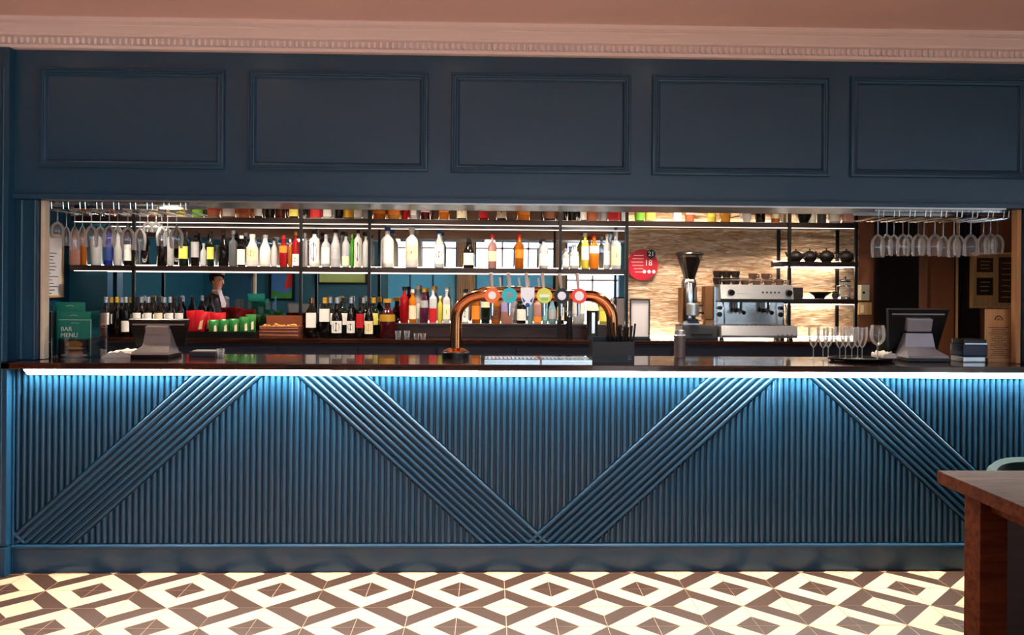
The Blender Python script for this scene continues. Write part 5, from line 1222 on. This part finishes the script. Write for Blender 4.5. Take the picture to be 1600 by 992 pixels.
for s_ in (1,-1): skinned('sleeve', [B_(0,s_*.13,1.425,.075), B_(-.002,s_*.195,1.39,.070), B_(-.02,s_*.237,1.17,.056), B_(.03,s_*.232,1.05,.050), B_(.078,s_*.222,.935,.043)], [(k,k+1) for k in range(4)], 'suit', jacket)
tr = [B_(0,0,.92,(.08,.08)), B_(0,.085,.82,.082), B_(.015,.10,.50,.072), B_(-.005,.10,.10,.062), B_(0,-.085,.82,.082), B_(.015,-.10,.50,.072), B_(-.005,-.10,.10,.062)]
skinned('trousers', tr, [(0,1),(1,2),(2,3),(0,4),(4,5),(5,6)], 'suit', t)
for s in (1,-1): skinned('shoe', [B_(-.04,s*.10,.045,.042), B_(.06,s*.105,.042,.040), B_(.17,s*.115,.034,.032)], [(0,1),(1,2)], 'shoe', t, sub=2)
FW = Vector((ca,sa,0)); SD = Vector((-sa,ca,0)); PB = Vector((px_,py_,0))
def H_(f,s,z): return PB + FW*f + SD*s + Vector((0,0,z))
m = MB(); rot = Matrix((FW,SD,Vector((0,0,1)))).transposed()
m.rev([(.056,1.505),(.062,1.53),(.063,1.548),(.057,1.55),(.052,1.51)], H_(.008,0,0), 18); m.obj('collar','shirt',t)
m = MB(); m.mesh([H_(.078,-.035,1.495),H_(.078,.035,1.495),H_(.136,.050,1.36),H_(.134,0,1.12),H_(.136,-.050,1.36),H_(.058,.045,1.54),H_(.058,-.045,1.54)],[(0,1,2,4),(4,2,3),(0,6,5,1)]); m.obj('shirt_front','shirt',t)
m = MB(); M3 = rot
prof = [(.001,.125),(.05,.115),(.082,.08),(.094,.04),(.096,.0),(.088,-.04),(.06,-.075)]
for a0_,a1_ in ((math.radians(70),math.radians(290)),): m.rev([(a_*1.08,b_*1.0+.004) for a_,b_ in prof], H_(.010,0,1.705), 20, sx=1.0, sy=.86, M=None, a0=a0_+.45, a1=a1_+.45)
m.rev([(.001,.130),(.055,.120),(.090,.086),(.100,.050)], H_(.020,0,1.702), 20, sx=.98, sy=.88); m.obj('hair','hair',t)
for s in (1,-1):
    m = MB(); m.ball(H_(.098,s*.030,1.675),.0125,10); e_ = m.obj('eye','eye_white',t)
    m = MB(); m.ball(H_(.107,s*.031,1.675),.0062,8); m.obj('iris','iris',e_)
    m = MB(); m.tube([H_(.100,s*.014,1.694),H_(.104,s*.030,1.698),H_(.094,s*.046,1.692)],.004,6); m.obj('eyebrow','hair',t)
    m = MB(); m.ball(H_(.015,s*.076,1.665),.024,10,sz=1.3,sx=.7,sy=.4); m.obj('ear','skin',t)
m = MB(); m.tube([H_(.103,0,1.685),H_(.116,0,1.660),H_(.126,0,1.640),H_(.108,0,1.630)],[.008,.011,.015,.010],8); m.obj('nose','skin',t)
m = MB(); m.tube([H_(.088,.024,1.603),H_(.100,0,1.604),H_(.088,-.024,1.603)],[.004,.007,.004],8); m.obj('mouth','lip',t)
t.scale = (.93,.93,.93)
mat('curtain_beige','#b9a684',.9,vary=.1,scale=12)
def curtain(u0,u1,label):
    a, b = mirror_pt(u0,440,YB+.1).x, mirror_pt(u1,440,YB+.1).x; m = MB(); n = 40; g = []
    for k in range(n+1):
        x = a+(b-a)*k/n; y = YB+.09+.025*math.sin(k*1.5); g.append([m.b.verts.new((x,y,z)) for z in (.05,2.62)]+[m.b.verts.new((x,y+.008,z)) for z in (2.62,.05)])
    for p_,q_ in zip(g,g[1:]):
        for k in range(4): m.face([p_[k],p_[(k+1)%4],q_[(k+1)%4],q_[k]])
    tag(m.obj('curtain','curtain_beige'),label,'curtain')
curtain(714,742,'beige curtain between the two windows reflected above the copper pipe')
curtain(866,884,'narrow beige curtain beside the glazed door reflected behind the last taps')
